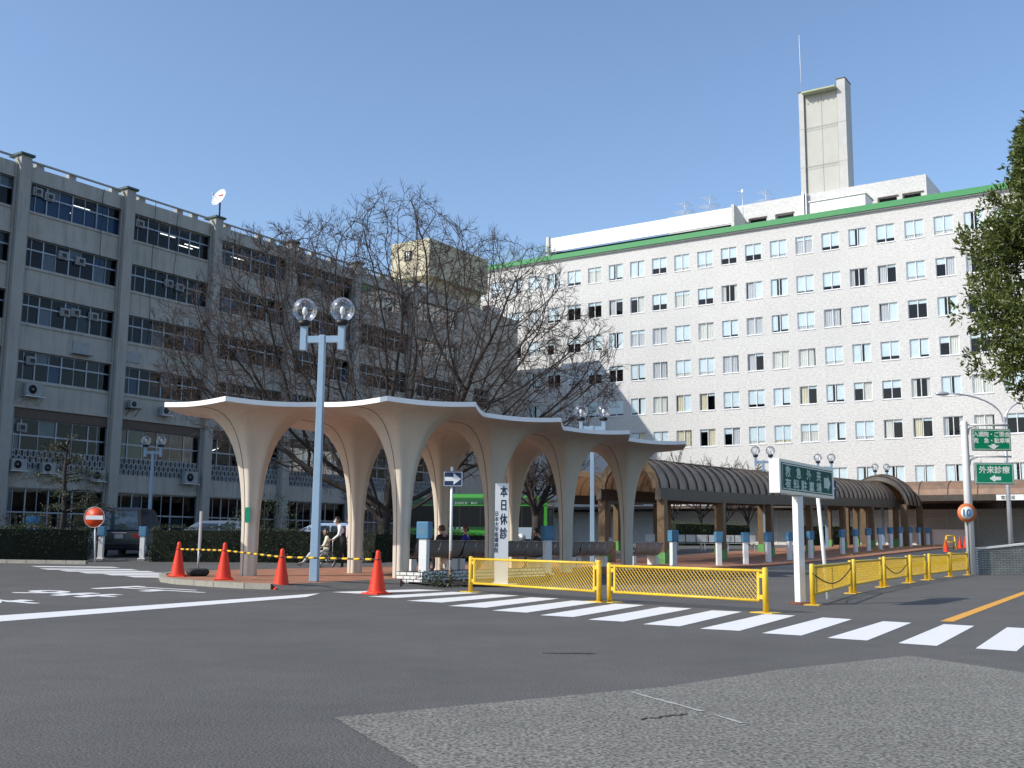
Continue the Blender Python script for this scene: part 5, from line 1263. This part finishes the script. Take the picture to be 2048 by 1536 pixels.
# hedges: clipped leafy boxes
m_hd = leafmat('hedge_leaf', (.014, .024, .008), (.045, .06, .02), .15, 6)
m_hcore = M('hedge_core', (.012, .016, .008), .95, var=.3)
def hedge(name, label, p, q, wd, h, cat='hedge', dens=330, mat=None, seed=1, round_=0):
    p = Vector(p); q = Vector(q); d = q-p; L_ = d.length; t = thing(name, label, cat, (p.x, p.y, 0), math.atan2(d.y, d.x)); rnd = random.Random(seed)
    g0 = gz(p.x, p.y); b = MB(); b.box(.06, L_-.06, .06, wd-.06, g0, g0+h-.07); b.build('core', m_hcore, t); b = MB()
    def put(x, y, z, nx):
        k = .05*math.sin(x*3.1)+.05*math.sin(z*5+x); leaves(b, Vector((x, y, z+g0))+Vector(nx)*(k+rnd.uniform(-.06, .05)), rnd, 2, .03, .07, .035, 0, .2, Vector(nx))
    for _ in range(int(L_*h*dens)): put(rnd.uniform(0, L_), 0, rnd.uniform(0, h), (0, -1, 0))
    for _ in range(int(L_*wd*dens*.6)): put(rnd.uniform(0, L_), rnd.uniform(0, wd), h, (0, 0, 1))
    for x, nx in ((0, -1), (L_, 1)):
        for _ in range(int(wd*h*dens*.8)): put(x, rnd.uniform(0, wd), rnd.uniform(0, h), (nx, 0, 0))
    b.build('foliage', mat or m_hd, t); return t
hedge('hedge', 'dark clipped hedge at the far left behind the kerb', UY(-60, 41.5), UY(192, 43.5), 1.6, 1.32, dens=150, seed=1)
hedge('hedge', 'long dark clipped hedge behind the cones and wheelchair', UY(312, 44), UY(705, 45), 1.5, 1.35, dens=150, seed=2)
hedge('hedge', 'dark hedge behind the benches under the big bare tree', UY(755, 46.5), UY(1040, 50), 1.4, 1.25, dens=110, seed=3)
m_hy = leafmat('yellowish_hedge_leaf', (.04, .06, .012), (.13, .15, .03), .2, 5)
hedge('hedge', 'sunlit yellowish hedge between walkway posts in front of the dark shop windows', UY(1352, 74), UY(1500, 78), 1.2, 1.55, dens=90, mat=m_hy, seed=4)
hedge('hedge', 'green hedge right of the green box sign post under the walkway', UY(1606, 80), UY(1705, 82), 1.2, 1.5, dens=90, mat=m_hy, seed=5)
def shrub(name, label, p, rx, rz_, n, mat, seed, L_=.09, cat='shrub'):
    t = thing(name, label, cat, (p.x, p.y, gz(p.x, p.y))); rnd = random.Random(seed); b = MB(); b.tube([(0, 0, 0), (.05, 0, rz_)], [.06, .03], 6)
    for k in range(8):
        v = rvec(rnd); b.tube([(0, 0, rz_*.3), Vector((v.x*rx*.7, v.y*rx*.7, rz_+v.z*rz_*.6))], [.03, .012], 4)
    b.build('stem', m_bark, t); b = MB()
    for _ in range(n):
        v = rvec(rnd); k = rnd.uniform(.7, 1.05); leaves(b, Vector((v.x*rx*k, v.y*rx*k, rz_+v.z*rz_*k)), rnd, 6, .07, L_, L_*.45, 0, .2, v)
    b.build('foliage', mat, t)
shrub('round_bush', 'large round dark bush left of the lamp post behind the hedge', UY(545, 49), 1.35, 1.45, 420, m_hd, 11)
shrub('round_bush', 'dark bush between the parked wagon and the first canopy column', UY(503, 50), 1.0, 1.25, 260, m_hd, 12)
shrub('low_shrub', 'low dark shrub in the planting strip under the arrow sign', G(885, 1176)+Vector((0, .4, 0)), .55, .16, 60, m_hd, 13, .07)
# dark conifer on the left
m_con = leafmat('conifer_needle', (.018, .032, .014), (.075, .085, .035), .1, 3)
pc = UY(135, 46); t = thing('conifer', 'dark layered conifer with drooping branches before the left facade', 'tree', pc); rnd = random.Random(8); a, b = MB(), MB()
a.tube([(0, 0, 0), (.05, 0, 2), (-.05, 0, 3.6), (0, 0, 5.2)], [.16, .12, .08, .03], 7)
for k in range(46):
    z = rnd.uniform(1.1, 5.1); az = rnd.uniform(0, 2*PI); ln = (2.3*(1-(z-1.0)/5.0)+.5)*rnd.uniform(.6, 1.1); d = Vector((math.cos(az), math.sin(az), 0))
    pts = [Vector((0, 0, z))+d*ln*f_+Vector((0, 0, .28*math.sin(f_*2.4)-.18*f_)) for f_ in (0, .3, .6, 1)]; a.tube(pts, [.035, .025, .016, .008], 4)
    for q in range(int(16*ln)):
        f_ = rnd.uniform(.25, 1.02); c = Vector((0, 0, z))+d*ln*f_+Vector((0, 0, .28*math.sin(f_*2.4)-.18*f_)); c += Vector((-d.y, d.x, 0))*rnd.uniform(-.35, .35)*f_
        leaves(b, c, rnd, 5, .07, .13, .025, 0, .5)
a.build('trunk', m_bark, t); b.build('crown', m_con, t)
# ================================================================== PEOPLE
m_skin = M('skin', (.50, .29, .20), .55, var=.04); m_hair = M('dark_hair', (.018, .013, .01), .5); m_hairb = M('brown_hair', (.10, .04, .02), .5)
def cloth(n, c): return M(n, c, .85, var=.12, scale=9, bump=.3, bscale=22)
c_white = cloth('white_shirt', (.74, .75, .78)); c_black = cloth('black_vest', (.02, .022, .026)); c_trou = cloth('black_trousers', (.022, .02, .022)); c_cream = cloth('cream_jacket', (.66, .62, .50)); c_ltrou = cloth('light_trousers', (.5, .5, .47))
c_navy = cloth('dark_coat', (.022, .018, .022)); c_blue = cloth('blue_jacket', (.02, .025, .28)); c_tan = cloth('tan_coat', (.42, .24, .09)); c_pink = cloth('pale_pink_top', (.66, .5, .5)); c_maroon = cloth('maroon_skirt', (.09, .02, .03)); c_shoe = M('shoe', (.03, .025, .025), .5); c_shoeb = M('taupe_shoe', (.2, .15, .12), .6)
def person(label, loc, rz, J, mats, labels, hair, hairstyle='short', mask=False, group=None, head_turn=0):
    """J: dict name -> (x,y,z,r); labels: name -> material index. One continuous skinned body."""
    t = thing('person', label, 'person', loc, rz, group)
    names = list(J); idx = {n: i for i, n in enumerate(names)}
    E_ = [('pelvis', 'waist'), ('waist', 'chest'), ('chest', 'neck'), ('neck', 'jaw'), ('jaw', 'face'), ('face', 'crown')]
    for s in 'LR': E_ += [('chest', 'sh'+s), ('sh'+s, 'el'+s), ('el'+s, 'wr'+s), ('wr'+s, 'pa'+s), ('pelvis', 'hi'+s), ('hi'+s, 'kn'+s), ('kn'+s, 'an'+s), ('an'+s, 'to'+s)]
    vs = [Vector(J[n][:3]) for n in names]; rs = [J[n][3] for n in names]; ed = [(idx[a], idx[b_]) for a, b_ in E_]; lab = [labels.get(n, 0) for n in names]
    for s in 'LR':       # five fingers
        wr, pa = vs[idx['wr'+s]], vs[idx['pa'+s]]; d = (pa-wr).normalized(); side = d.cross(Vector((0, 0, 1))); side = side.normalized() if side.length > .1 else Vector((1, 0, 0)); dn = d.cross(side)
        for k, (o, L_) in enumerate(((-.03, .055), (-.011, .075), (.011, .08), (.03, .07))):
            vs += [pa+side*o+d*.02, pa+side*o*1.15+d*(.02+L_*.5), pa+side*o*1.1+d*(.02+L_*.8)+dn*(.02 if dn.z < 0 else -.02)]; n0 = len(vs)-3
            rs += [.011, .010, .008]; lab += [lab[idx['pa'+s]]]*3; ed += [(idx['pa'+s], n0), (n0, n0+1), (n0+1, n0+2)]
        sg = 1 if s == 'L' else -1; n0 = len(vs); vs += [pa-d*.02+side*.045*sg, pa+d*.02+side*.062*sg]; rs += [.012, .010]; lab += [lab[idx['pa'+s]]]*2; ed += [(idx['pa'+s], n0), (n0, n0+1)]
    me = bpy.data.meshes.new('body'); me.from_pydata([tuple(v) for v in vs], ed, []); o = bpy.data.objects.new('tmp', me); COL.objects.link(o)
    md = o.modifiers.new('s', 'SKIN'); md.use_smooth_shade = True
    sv = me.skin_vertices[0].data
    for i, r in enumerate(rs): sv[i].radius = (r, r); sv[i].use_root = (i == idx['pelvis'])
    sb = o.modifiers.new('d', 'SUBSURF'); sb.levels = 2; sb.render_levels = 2
    dg = bpy.context.evaluated_depsgraph_get(); m2 = bpy.data.meshes.new_from_object(o.evaluated_get(dg)); bpy.data.objects.remove(o)
    m2.materials.clear()
    for m_ in mats: m2.materials.append(m_)
    segs = [(vs[a], vs[b_], lab[b_] if lab[b_] == lab[a] or True else 0) for a, b_ in ed]
    for p in m2.polygons:
        c = p.center; best = 9; bi = 0
        for a, b_, l in segs:
            ab = b_-a; k = max(0, min(1, (c-a).dot(ab)/max(1e-9, ab.length_squared))); dd = (c-a-ab*k).length
            if dd < best: best = dd; bi = l
        p.material_index = bi; p.use_smooth = True
    m2.name = 'body'; bo = bpy.data.objects.new('body', m2); COL.objects.link(bo); bo.parent = t
    f = Vector(J['face'][:3]); mr = Matrix.Translation(f) @ Matrix.Rotation(head_turn, 4, 'Z')
    b = MB()     # hair cap
    prof = [(.002, .12), (.05, .113), (.085, .08), (.103, .03), (.104, -.015), (.098, -.05)]
    if hairstyle == 'long': prof += [(.1, -.10), (.09, -.15), (.06, -.17)]
    n = 20
    vv = []
    for r, z in prof:
        for k in range(n):
            a = 2*PI*k/n; front = max(0, math.sin(a)); x = r*math.cos(a); y = r*math.sin(a)*1.08-.012
            zz = z
            if front > .35 and z < .05: y = min(y, .045); 
            vv.append((x*(.9 if front > .35 and z < .05 else 1), y, zz+.0))
    b.add(vv, [(i*n+k, i*n+(k+1) % n, (i+1)*n+(k+1) % n, (i+1)*n+k) for i in range(len(prof)-1) for k in range(n)], 0, True)
    ho = b.build('hair', hair, t); ho.data.transform(mr)
    b = MB(); b.ball((-.034, .088, .01), .011, .008, .009, 8, 6, 0); b.ball((.034, .088, .01), .011, .008, .009, 8, 6, 0); eo = b.build('eyes', m_black, t); eo.data.transform(mr)
    b = MB(); b.tube([(0, .085, .02), (0, .108, -.02), (0, .09, -.03)], [.008, .013, .01], 6); b.ball((-.098, .0, -.005), .012, .02, .03, 8, 6); b.ball((.098, .0, -.005), .012, .02, .03, 8, 6); b.box(-.022, .022, .086, .094, -.054, -.047); no_ = b.build('face_features', m_skin, t); no_.data.transform(mr)
    if mask:
        b = MB(); b.ball((0, .055, -.045), .062, .052, .048, 14, 8); mo = b.build('face_mask', m_white, t); mo.data.transform(mr)
    return t
def stand(**k):
    J = dict(pelvis=(0, 0, .93, .13), waist=(0, .0, 1.1, .12), chest=(0, .0, 1.32, .14), neck=(0, .0, 1.49, .052), jaw=(0, .02, 1.555, .07), face=(0, .015, 1.63, .088), crown=(0, .0, 1.70, .07),
      shL=(-.18, 0, 1.41, .062), shR=(.18, 0, 1.41, .062), elL=(-.23, -.02, 1.13, .044), elR=(.23, -.02, 1.13, .044), wrL=(-.24, .05, .89, .028), wrR=(.24, .05, .89, .028), paL=(-.24, .07, .81, .032), paR=(.24, .07, .81, .032),
      hiL=(-.09, 0, .88, .1), hiR=(.09, 0, .88, .1), knL=(-.1, .02, .49, .062), knR=(.1, .02, .49, .062), anL=(-.1, -.01, .09, .04), anR=(.1, -.01, .09, .04), toL=(-.11, .14, .035, .032), toR=(.11, .14, .035, .032))
    J.update(k); return J
LB = dict(waist=1, chest=1, pelvis=2, shL=1, shR=1, elL=1, elR=1, wrL=1, wrR=1, hiL=2, hiR=2, knL=2, knR=2, anL=2, anR=2, toL=3, toR=3)
def LBx(**k): d = dict(LB); d.update(k); return d
# nurse-like man pushing the wheelchair towards the left
mp0 = G(686, 1140)
JJ = stand(waist=(0, .05, 1.1, .12), chest=(0, .13, 1.31, .145), neck=(0, .19, 1.46, .052), jaw=(0, .235, 1.52, .07), face=(0, .245, 1.59, .088), crown=(0, .235, 1.66, .07), shL=(-.19, .13, 1.39, .062), shR=(.19, .13, 1.39, .062),
  elL=(-.25, .17, 1.12, .044), elR=(.25, .17, 1.12, .044), wrL=(-.21, .36, .97, .028), wrR=(.21, .36, .97, .028), paL=(-.21, .43, .95, .032), paR=(.21, .43, .95, .032), knL=(-.1, .09, .5, .062), anL=(-.1, .02, .09, .04), toL=(-.11, .18, .035, .032), knR=(.1, -.06, .49, .062), anR=(.1, -.22, .11, .04), toR=(.11, -.08, .04, .032))
person('man in dark vest, white shirt and face mask leaning over to push a wheelchair', mp0, R(100), JJ, [m_skin, c_black, c_trou, c_shoe, c_white], LBx(elL=4, elR=4, wrL=4, wrR=4, shL=4, shR=4), m_hair, mask=True, head_turn=R(25))
# woman in the wheelchair
wcx = mp0+Vector((-.55, -.08, 0))
JS = dict(pelvis=(0, -.02, .55, .145), waist=(0, -.03, .72, .135), chest=(0, -.03, .93, .155), neck=(0, .0, 1.09, .05), jaw=(0, .03, 1.15, .068), face=(0, .03, 1.22, .087), crown=(0, .02, 1.29, .07),
  shL=(-.18, -.02, 1.01, .068), shR=(.18, -.02, 1.01, .068), elL=(-.25, .08, .76, .055), elR=(.25, .08, .76, .055), wrL=(-.1, .27, .70, .034), wrR=(.08, .28, .68, .034), paL=(-.03, .31, .69, .032), paR=(.02, .33, .66, .032),
  hiL=(-.09, .02, .53, .11), hiR=(.09, .02, .53, .11), knL=(-.12, .46, .56, .07), knR=(.12, .46, .56, .07), anL=(-.1, .72, .22, .045), anR=(.1, .72, .22, .045), toL=(-.11, .86, .2, .035), toR=(.11, .86, .2, .035))
person('woman in cream jacket and light trousers sitting in a wheelchair with hands in her lap', wcx, R(100), JS, [m_skin, c_cream, c_ltrou, c_shoeb], LB, m_hair, 'long', head_turn=R(35))
# wheelchair
t = thing('wheelchair', 'black wheelchair with large spoked wheels carrying the woman in cream', 'wheelchair', wcx, R(100))
for sx in (-.3, .3):
    b = MB(); b.torus((sx, -.02, .31), .295, .017, 'x', 32, 6); w_ = b.build('wheel', m_rub, t)
    b = MB(); b.torus((sx*1.12, -.02, .31), .25, .009, 'x', 28, 5); b.build('hand_rim', m_steel, w_)
    b = MB()
    for k in range(14): a = 2*PI*k/14; b.cyl((sx, -.02, .31), (sx, -.02+.285*math.cos(a), .31+.285*math.sin(a)), .003, n=4)
    b.cyl((sx-.03, -.02, .31), (sx+.03, -.02, .31), .03, n=10); b.build('spokes', m_steel, w_)
    b = MB(); b.torus((sx*.85, .42, .09), .075, .02, 'x', 18, 6); b.build('castor', m_rub, t)
    b = MB(); b.tube([(sx*.85, -.26, .95), (sx*.85, -.2, .93), (sx*.85, -.2, .5), (sx*.85, -.2, .3), (sx*.85, .42, .3), (sx*.85, .42, .12)], .012, 6); b.tube([(sx*.85, -.2, .74), (sx*.85, .25, .74), (sx*.85, .32, .5), (sx*.85, .55, .45), (sx*.85, .78, .16)], .012, 6); b.tube([(sx*.85, -.2, .47), (sx*.85, .42, .47)], .012, 6); b.build('side_frame', m_steel, t)
    b = MB(); b.cyl((sx*.85, -.34, .95), (sx*.85, -.24, .95), .018, n=8); b.build('push_handle', m_black, t)
    b = MB(); b.box(sx*.85-.02, sx*.85+.02, -.15, .2, .745, .77); b.build('armrest', m_black, t)
    b = MB(); b.obox((sx*.4, .84, .15), ((1, 0, 0), (0, .94, .34), (0, -.34, .94)), .07, .08, .008); b.build('footrest', m_black, t)
b = MB(); b.box(-.24, .24, -.18, .4, .45, .48); b.build('seat', m_black, t); b = MB(); b.box(-.25, .25, -.22, -.2, .48, .92); b.build('backrest', m_black, t)
# people on the benches (facing away to the left)
def seated(lean=0, **k):
    J = dict(pelvis=(0, .12, .55, .145), waist=(0, .1, .72, .135), chest=(0, .08+lean, .95, .155), neck=(0, .1+lean*1.4, 1.11, .05), jaw=(0, .13+lean*1.6, 1.17, .068), face=(0, .13+lean*1.7, 1.24, .087), crown=(0, .12+lean*1.7, 1.31, .07),
      shL=(-.19, .08+lean, 1.02, .068), shR=(.19, .08+lean, 1.02, .068), elL=(-.26, .14+lean, .78, .05), elR=(.26, .14+lean, .78, .05), wrL=(-.13, .36, .70, .033), wrR=(.13, .36, .70, .033), paL=(-.08, .42, .68, .032), paR=(.08, .42, .68, .032),
      hiL=(-.09, .14, .53, .11), hiR=(.09, .14, .53, .11), knL=(-.12, .54, .53, .068), knR=(.12, .54, .53, .068), anL=(-.12, .5, .13, .042), anR=(.12, .5, .13, .042), toL=(-.13, .64, .05, .034), toR=(.13, .64, .05, .034))
    J.update(k); return J
GP = 'people waiting on the benches'
def onbench(s): p = B0+dL*s; p.z = gz(p.x, p.y)+.06; return p
person('hunched person in dark coat with shoulder strap on the nearest bench, seen from behind', onbench(1.55), AL, seated(.02, chest=(0, .08, .95, .19), shL=(-.21, .1, 1.0, .085), shR=(.21, .1, 1.0, .085)), [m_skin, c_navy, c_trou, c_shoe], LB, m_hairb, group=GP)
person('person with reddish hair in bright blue jacket and mask sitting on the second bench', onbench(2.65), AL+R(18), seated(-.02), [m_skin, c_blue, c_trou, c_shoe], LB, m_hairb, mask=True, group=GP, head_turn=R(35))
person('person in tan coat in profile sitting just left of the closed-today board', onbench(4.05), AL+R(20), seated(.04), [m_skin, c_tan, c_trou, c_shoe], LB, m_hairb, group=GP, head_turn=R(15))
person('person in black sitting on the third bench, half hidden behind the board', onbench(6.7), AL, seated(.02), [m_skin, c_navy, c_trou, c_shoe], LB, m_hair, group=GP)
person('person in pale pink top and maroon skirt walking behind the rear canopy column', UY(705, 37.0), R(80), stand(anL=(-.1, .2, .09, .04), toL=(-.11, .34, .035, .032), knL=(-.1, .12, .5, .062)), [m_skin, c_pink, c_maroon, c_shoe], LB, m_hair, 'long')
# ================================================================== VEHICLES
m_carblk = M('black_car_paint', (.012, .013, .018), .18, var=.04, spec=.7); m_carwht = M('white_car_paint', (.55, .56, .55), .25, var=.03, spec=.6); m_carblu = M('pale_blue_car_paint', (.35, .45, .6), .25, var=.03)
m_cglass = M('car_glass', (.02, .04, .06), .06, var=.0, spec=1.0); m_tail = M('tail_lamp', (.22, .012, .01), .25); m_tailw = M('clear_lamp', (.5, .45, .4), .25)
def car(label, loc, rz, L_, Wd, H_, paint, kind='van'):
    t = thing('parked_car', label, 'car', loc, rz); hw = Wd/2; zb = .28
    # outline (y forward, z up) from the tail at y=0
    if kind == 'van': low = [(0.05, zb), (.0, .55), (.02, 1.05), (L_-.75, 1.0), (L_-.1, .82), (L_, .6), (L_-.02, zb)]; top = [(.04, 1.03), (.18, H_-.08), (.35, H_), (L_-1.9, H_-.02), (L_-1.5, H_-.12), (L_-.7, .98)]
    else: low = [(0.05, zb), (.0, .55), (.05, .95), (L_-1.1, .9), (L_-.1, .72), (L_, .55), (L_-.02, zb)]; top = [(.1, .93), (.35, H_-.06), (.6, H_), (L_-2.4, H_-.02), (L_-2.0, H_-.14), (L_-1.05, .88)]
    b = MB(); n = len(low); b.add([(-hw, y, z) for y, z in low]+[(hw, y, z) for y, z in low], [tuple(range(n)), tuple(range(2*n-1, n-1, -1))]+[(i, i+n, (i+1) % n+n, (i+1) % n) for i in range(n)])
    bo = b.build('body', paint, t, .05)
    b = MB(); n = len(top); tw = lambda z: hw-.03-.17*(z-.95)/(H_-.95)
    b.add([(-tw(z), y, z) for y, z in top]+[(tw(z), y, z) for y, z in top], [tuple(range(n)), tuple(range(2*n-1, n-1, -1))]+[(i, i+n, (i+1) % n+n, (i+1) % n) for i in range(n)])
    b.build('cabin', paint, t, .06)
    b = MB(); z0, z1 = 1.08 if kind == 'van' else .97, H_-.16; ya = top[0][0]+(top[1][0]-top[0][0])*(z0-top[0][1])/(top[1][1]-top[0][1]); yb = top[0][0]+(top[1][0]-top[0][0])*(z1-top[0][1])/(top[1][1]-top[0][1])
    w0, w1 = tw(z0)-.1, tw(z1)-.1; b.add([(-w0, ya-.006, z0), (w0, ya-.006, z0), (w1, yb-.006, z1), (-w1, yb-.006, z1)], [(0, 1, 2, 3)]); b.build('rear_window', m_cglass, t)
    for sx in (-1, 1):
        b = MB(); ys = [.45, 1.35, 2.35, L_-1.75 if kind == 'van' else L_-2.05]
        for y0, y1 in zip(ys[:-1], ys[1:]):
            q = .0 if y1 != ys[-1] else -.3; b.add([(sx*(tw(z0)+.004), y0+.04, z0), (sx*(tw(z0)+.004), y1-.04+.0, z0), (sx*(tw(z1)+.004), y1-.06+q*.3, z1), (sx*(tw(z1)+.004), y0+.06, z1)], [(0, 1, 2, 3)])
        b.build('side_window', m_cglass, t)
        for y in (.8, L_-.85):
            b = MB(); b.cyl((sx*(hw-.2), y, .3), (sx*(hw+.01), y, .3), .3, n=22); w_ = b.build('wheel', m_rub, t); b = MB(); b.cyl((sx*(hw+.01), y, .3), (sx*(hw+.02), y, .3), .18, n=14); b.build('rim', m_galv, w_)
        b = MB(); b.box(sx*hw-.02 if sx > 0 else -hw, sx*hw if sx > 0 else -hw+.02, -.005, .1, .62, 1.0); b.box(sx*(hw-.32), sx*(hw-.02), -.02, .02, .78, .95); b.build('tail_light', m_tail, t)
        b = MB(); b.box(sx*(hw+.02), sx*(hw+.2), L_-1.75, L_-1.6, 1.0, 1.16); b.build('mirror', paint, t)
    b = MB(); b.box(-hw+.04, hw-.04, -.06, .1, .32, .56); b.build('rear_bumper', paint, t, .03)
    b = MB(); b.box(-.17, .17, -.03, -.015, .74, .91); b.build('number_plate', m_panel, t); b = MB(); b.box(-.3, .3, -.03, 0, .95, .98); b.build('trim_strip', m_galv, t)
    return t
v = UY(249, 49.5); car('black minivan parked tail-first between the two dark hedges', v, R(4), 4.7, 1.8, 1.98, m_carblk).scale = (1.12, 1, 1.14)
v = UY(505, 57); car('white wagon parked behind the long hedge, roof and windows showing', v, R(90), 4.6, 1.7, 1.62, m_carwht, 'wagon')
v = UY(720, 60); car('pale blue car behind the hedge left of the pushing man', v, R(88), 4.5, 1.7, 1.5, m_carblu, 'wagon')
# bus
m_bgreen = M('bus_green', (.035, .26, .02), .3, var=.04, spec=.6); m_bdgreen = M('bus_dark_green', (.012, .07, .02), .3, var=.04); m_bglass = M('bus_glass', (.008, .01, .012), .3, var=0, spec=.2)
m_bsil = M('bus_pale_panel', (.33, .42, .5), .35, var=.05)
bx_, by_ = -2.3, 72.5; t = thing('bus', 'green city bus with dark windows standing behind the white canopy', 'bus', (bx_, by_, gz(bx_, by_)), R(-13))
b = MB(); prof = [(-1.22, .35), (1.22, .35), (1.25, 1.3), (1.22, 2.75), (1.05, 3.0), (-1.05, 3.0), (-1.22, 2.75), (-1.25, 1.3)]; b.extr(prof, -5.2, 5.0); b.build('body', m_bdgreen, t, .06)
b = MB(); b.extr([(-1.235, 2.62), (1.235, 2.62), (1.2, 2.83), (1.06, 3.02), (-1.06, 3.02), (-1.2, 2.83)], -5.15, 5.05); b.build('roof_band', m_bdgreen, t, .03)
b = MB(); b.box(-5.15, 5.05, -1.265, -1.235, 2.5, 2.57); b.box(-5.15, 5.05, -1.09, -1.0, 3.0, 3.05); b.box(-5.15, -4.95, -1.262, -1.23, .5, 2.5); b.box(4.86, 5.06, -1.265, -1.22, .5, 2.75); b.build('green_trim', m_bgreen, t)
b = MB(); b.box(-4.9, 4.8, -1.258, -1.25, 1.15, 2.48); wn = b.build('window_band', m_bglass, t)
b = MB()
for x in (-3.6, -2.2, -.8, .6, 2.0, 3.4): b.box(x-.03, x+.03, -1.264, -1.258, 1.15, 2.48)
b.build('window_post', m_black, wn)
b = MB(); b.add([(-3.6, -1.262, .62), (-2.9, -1.262, .42), (2.4, -1.262, .5), (3.2, -1.262, .75), (1.0, -1.262, .9), (-2.2, -1.262, 1.02), (-4.9, -1.262, 1.02), (-4.9, -1.262, .75)], [tuple(range(8))]); b.build('green_swoosh', m_bgreen, t)
b = MB(); b.box(1.6, 5.0, -1.275, -1.262, .38, 1.12); b.box(2.0, 2.02, -1.28, -1.27, .4, 1.1); b.build('pale_side_panel', m_bsil, t)
b = MB(); b.extr([(-.6, 3.0), (.6, 3.0), (.5, 3.32), (-.5, 3.32)], -2.2, .6); b.build('roof_unit', m_bgreen, t, .08)
b = MB(); b.extr([(-.5, 3.0), (.5, 3.0), (.4, 3.2), (-.4, 3.2)], 3.3, 4.4); b.build('roof_unit', m_bgreen, t, .05)
b = MB(); b.add([(5.01, -1.1, 1.1), (5.01, 1.1, 1.1), (5.01, 1.05, 2.75), (5.01, -1.05, 2.75)], [(0, 1, 2, 3)]); b.build('windscreen', m_cglass, t)
b = MB(); b.box(5.0, 5.03, -1.2, 1.2, .4, 1.05); b.box(5.0, 5.03, -1.2, -1.08, 1.05, 2.8); b.box(5.0, 5.03, 1.08, 1.2, 1.05, 2.8); b.build('front_panel', m_bgreen, t)
b = MB(); b.tube([(4.9, -1.25, 2.55), (5.25, -1.4, 2.5), (5.3, -1.4, 2.2)], .03, 6); b.box(5.22, 5.38, -1.5, -1.32, 1.8, 2.25); b.build('mirror', m_black, t)
for x in (-3.3, 3.4):
    b = MB(); b.cyl((x, -1.27, .48), (x, -1.0, .48), .47, n=22); w_ = b.build('wheel', m_rub, t); b = MB(); b.cyl((x, -1.275, .48), (x, -1.28, .48), .26, n=14); b.build('rim', m_galv, w_)
text('lettering', 'KOKUSAI   KOGYO   BUS', .2, M('bus_letter', (.55, .6, .58), .5), t, frame((-1.0, -1.262, 2.68), (1, 0, 0), (0, 0, 1)), spacing=1.25)
text('lettering', '国 際 興 業', .2, M('bus_letter2', (.5, .55, .52), .5), t, frame((-1.1, -1.263, 1.03), (1, 0, 0), (0, 0, 1)), spacing=1.3)
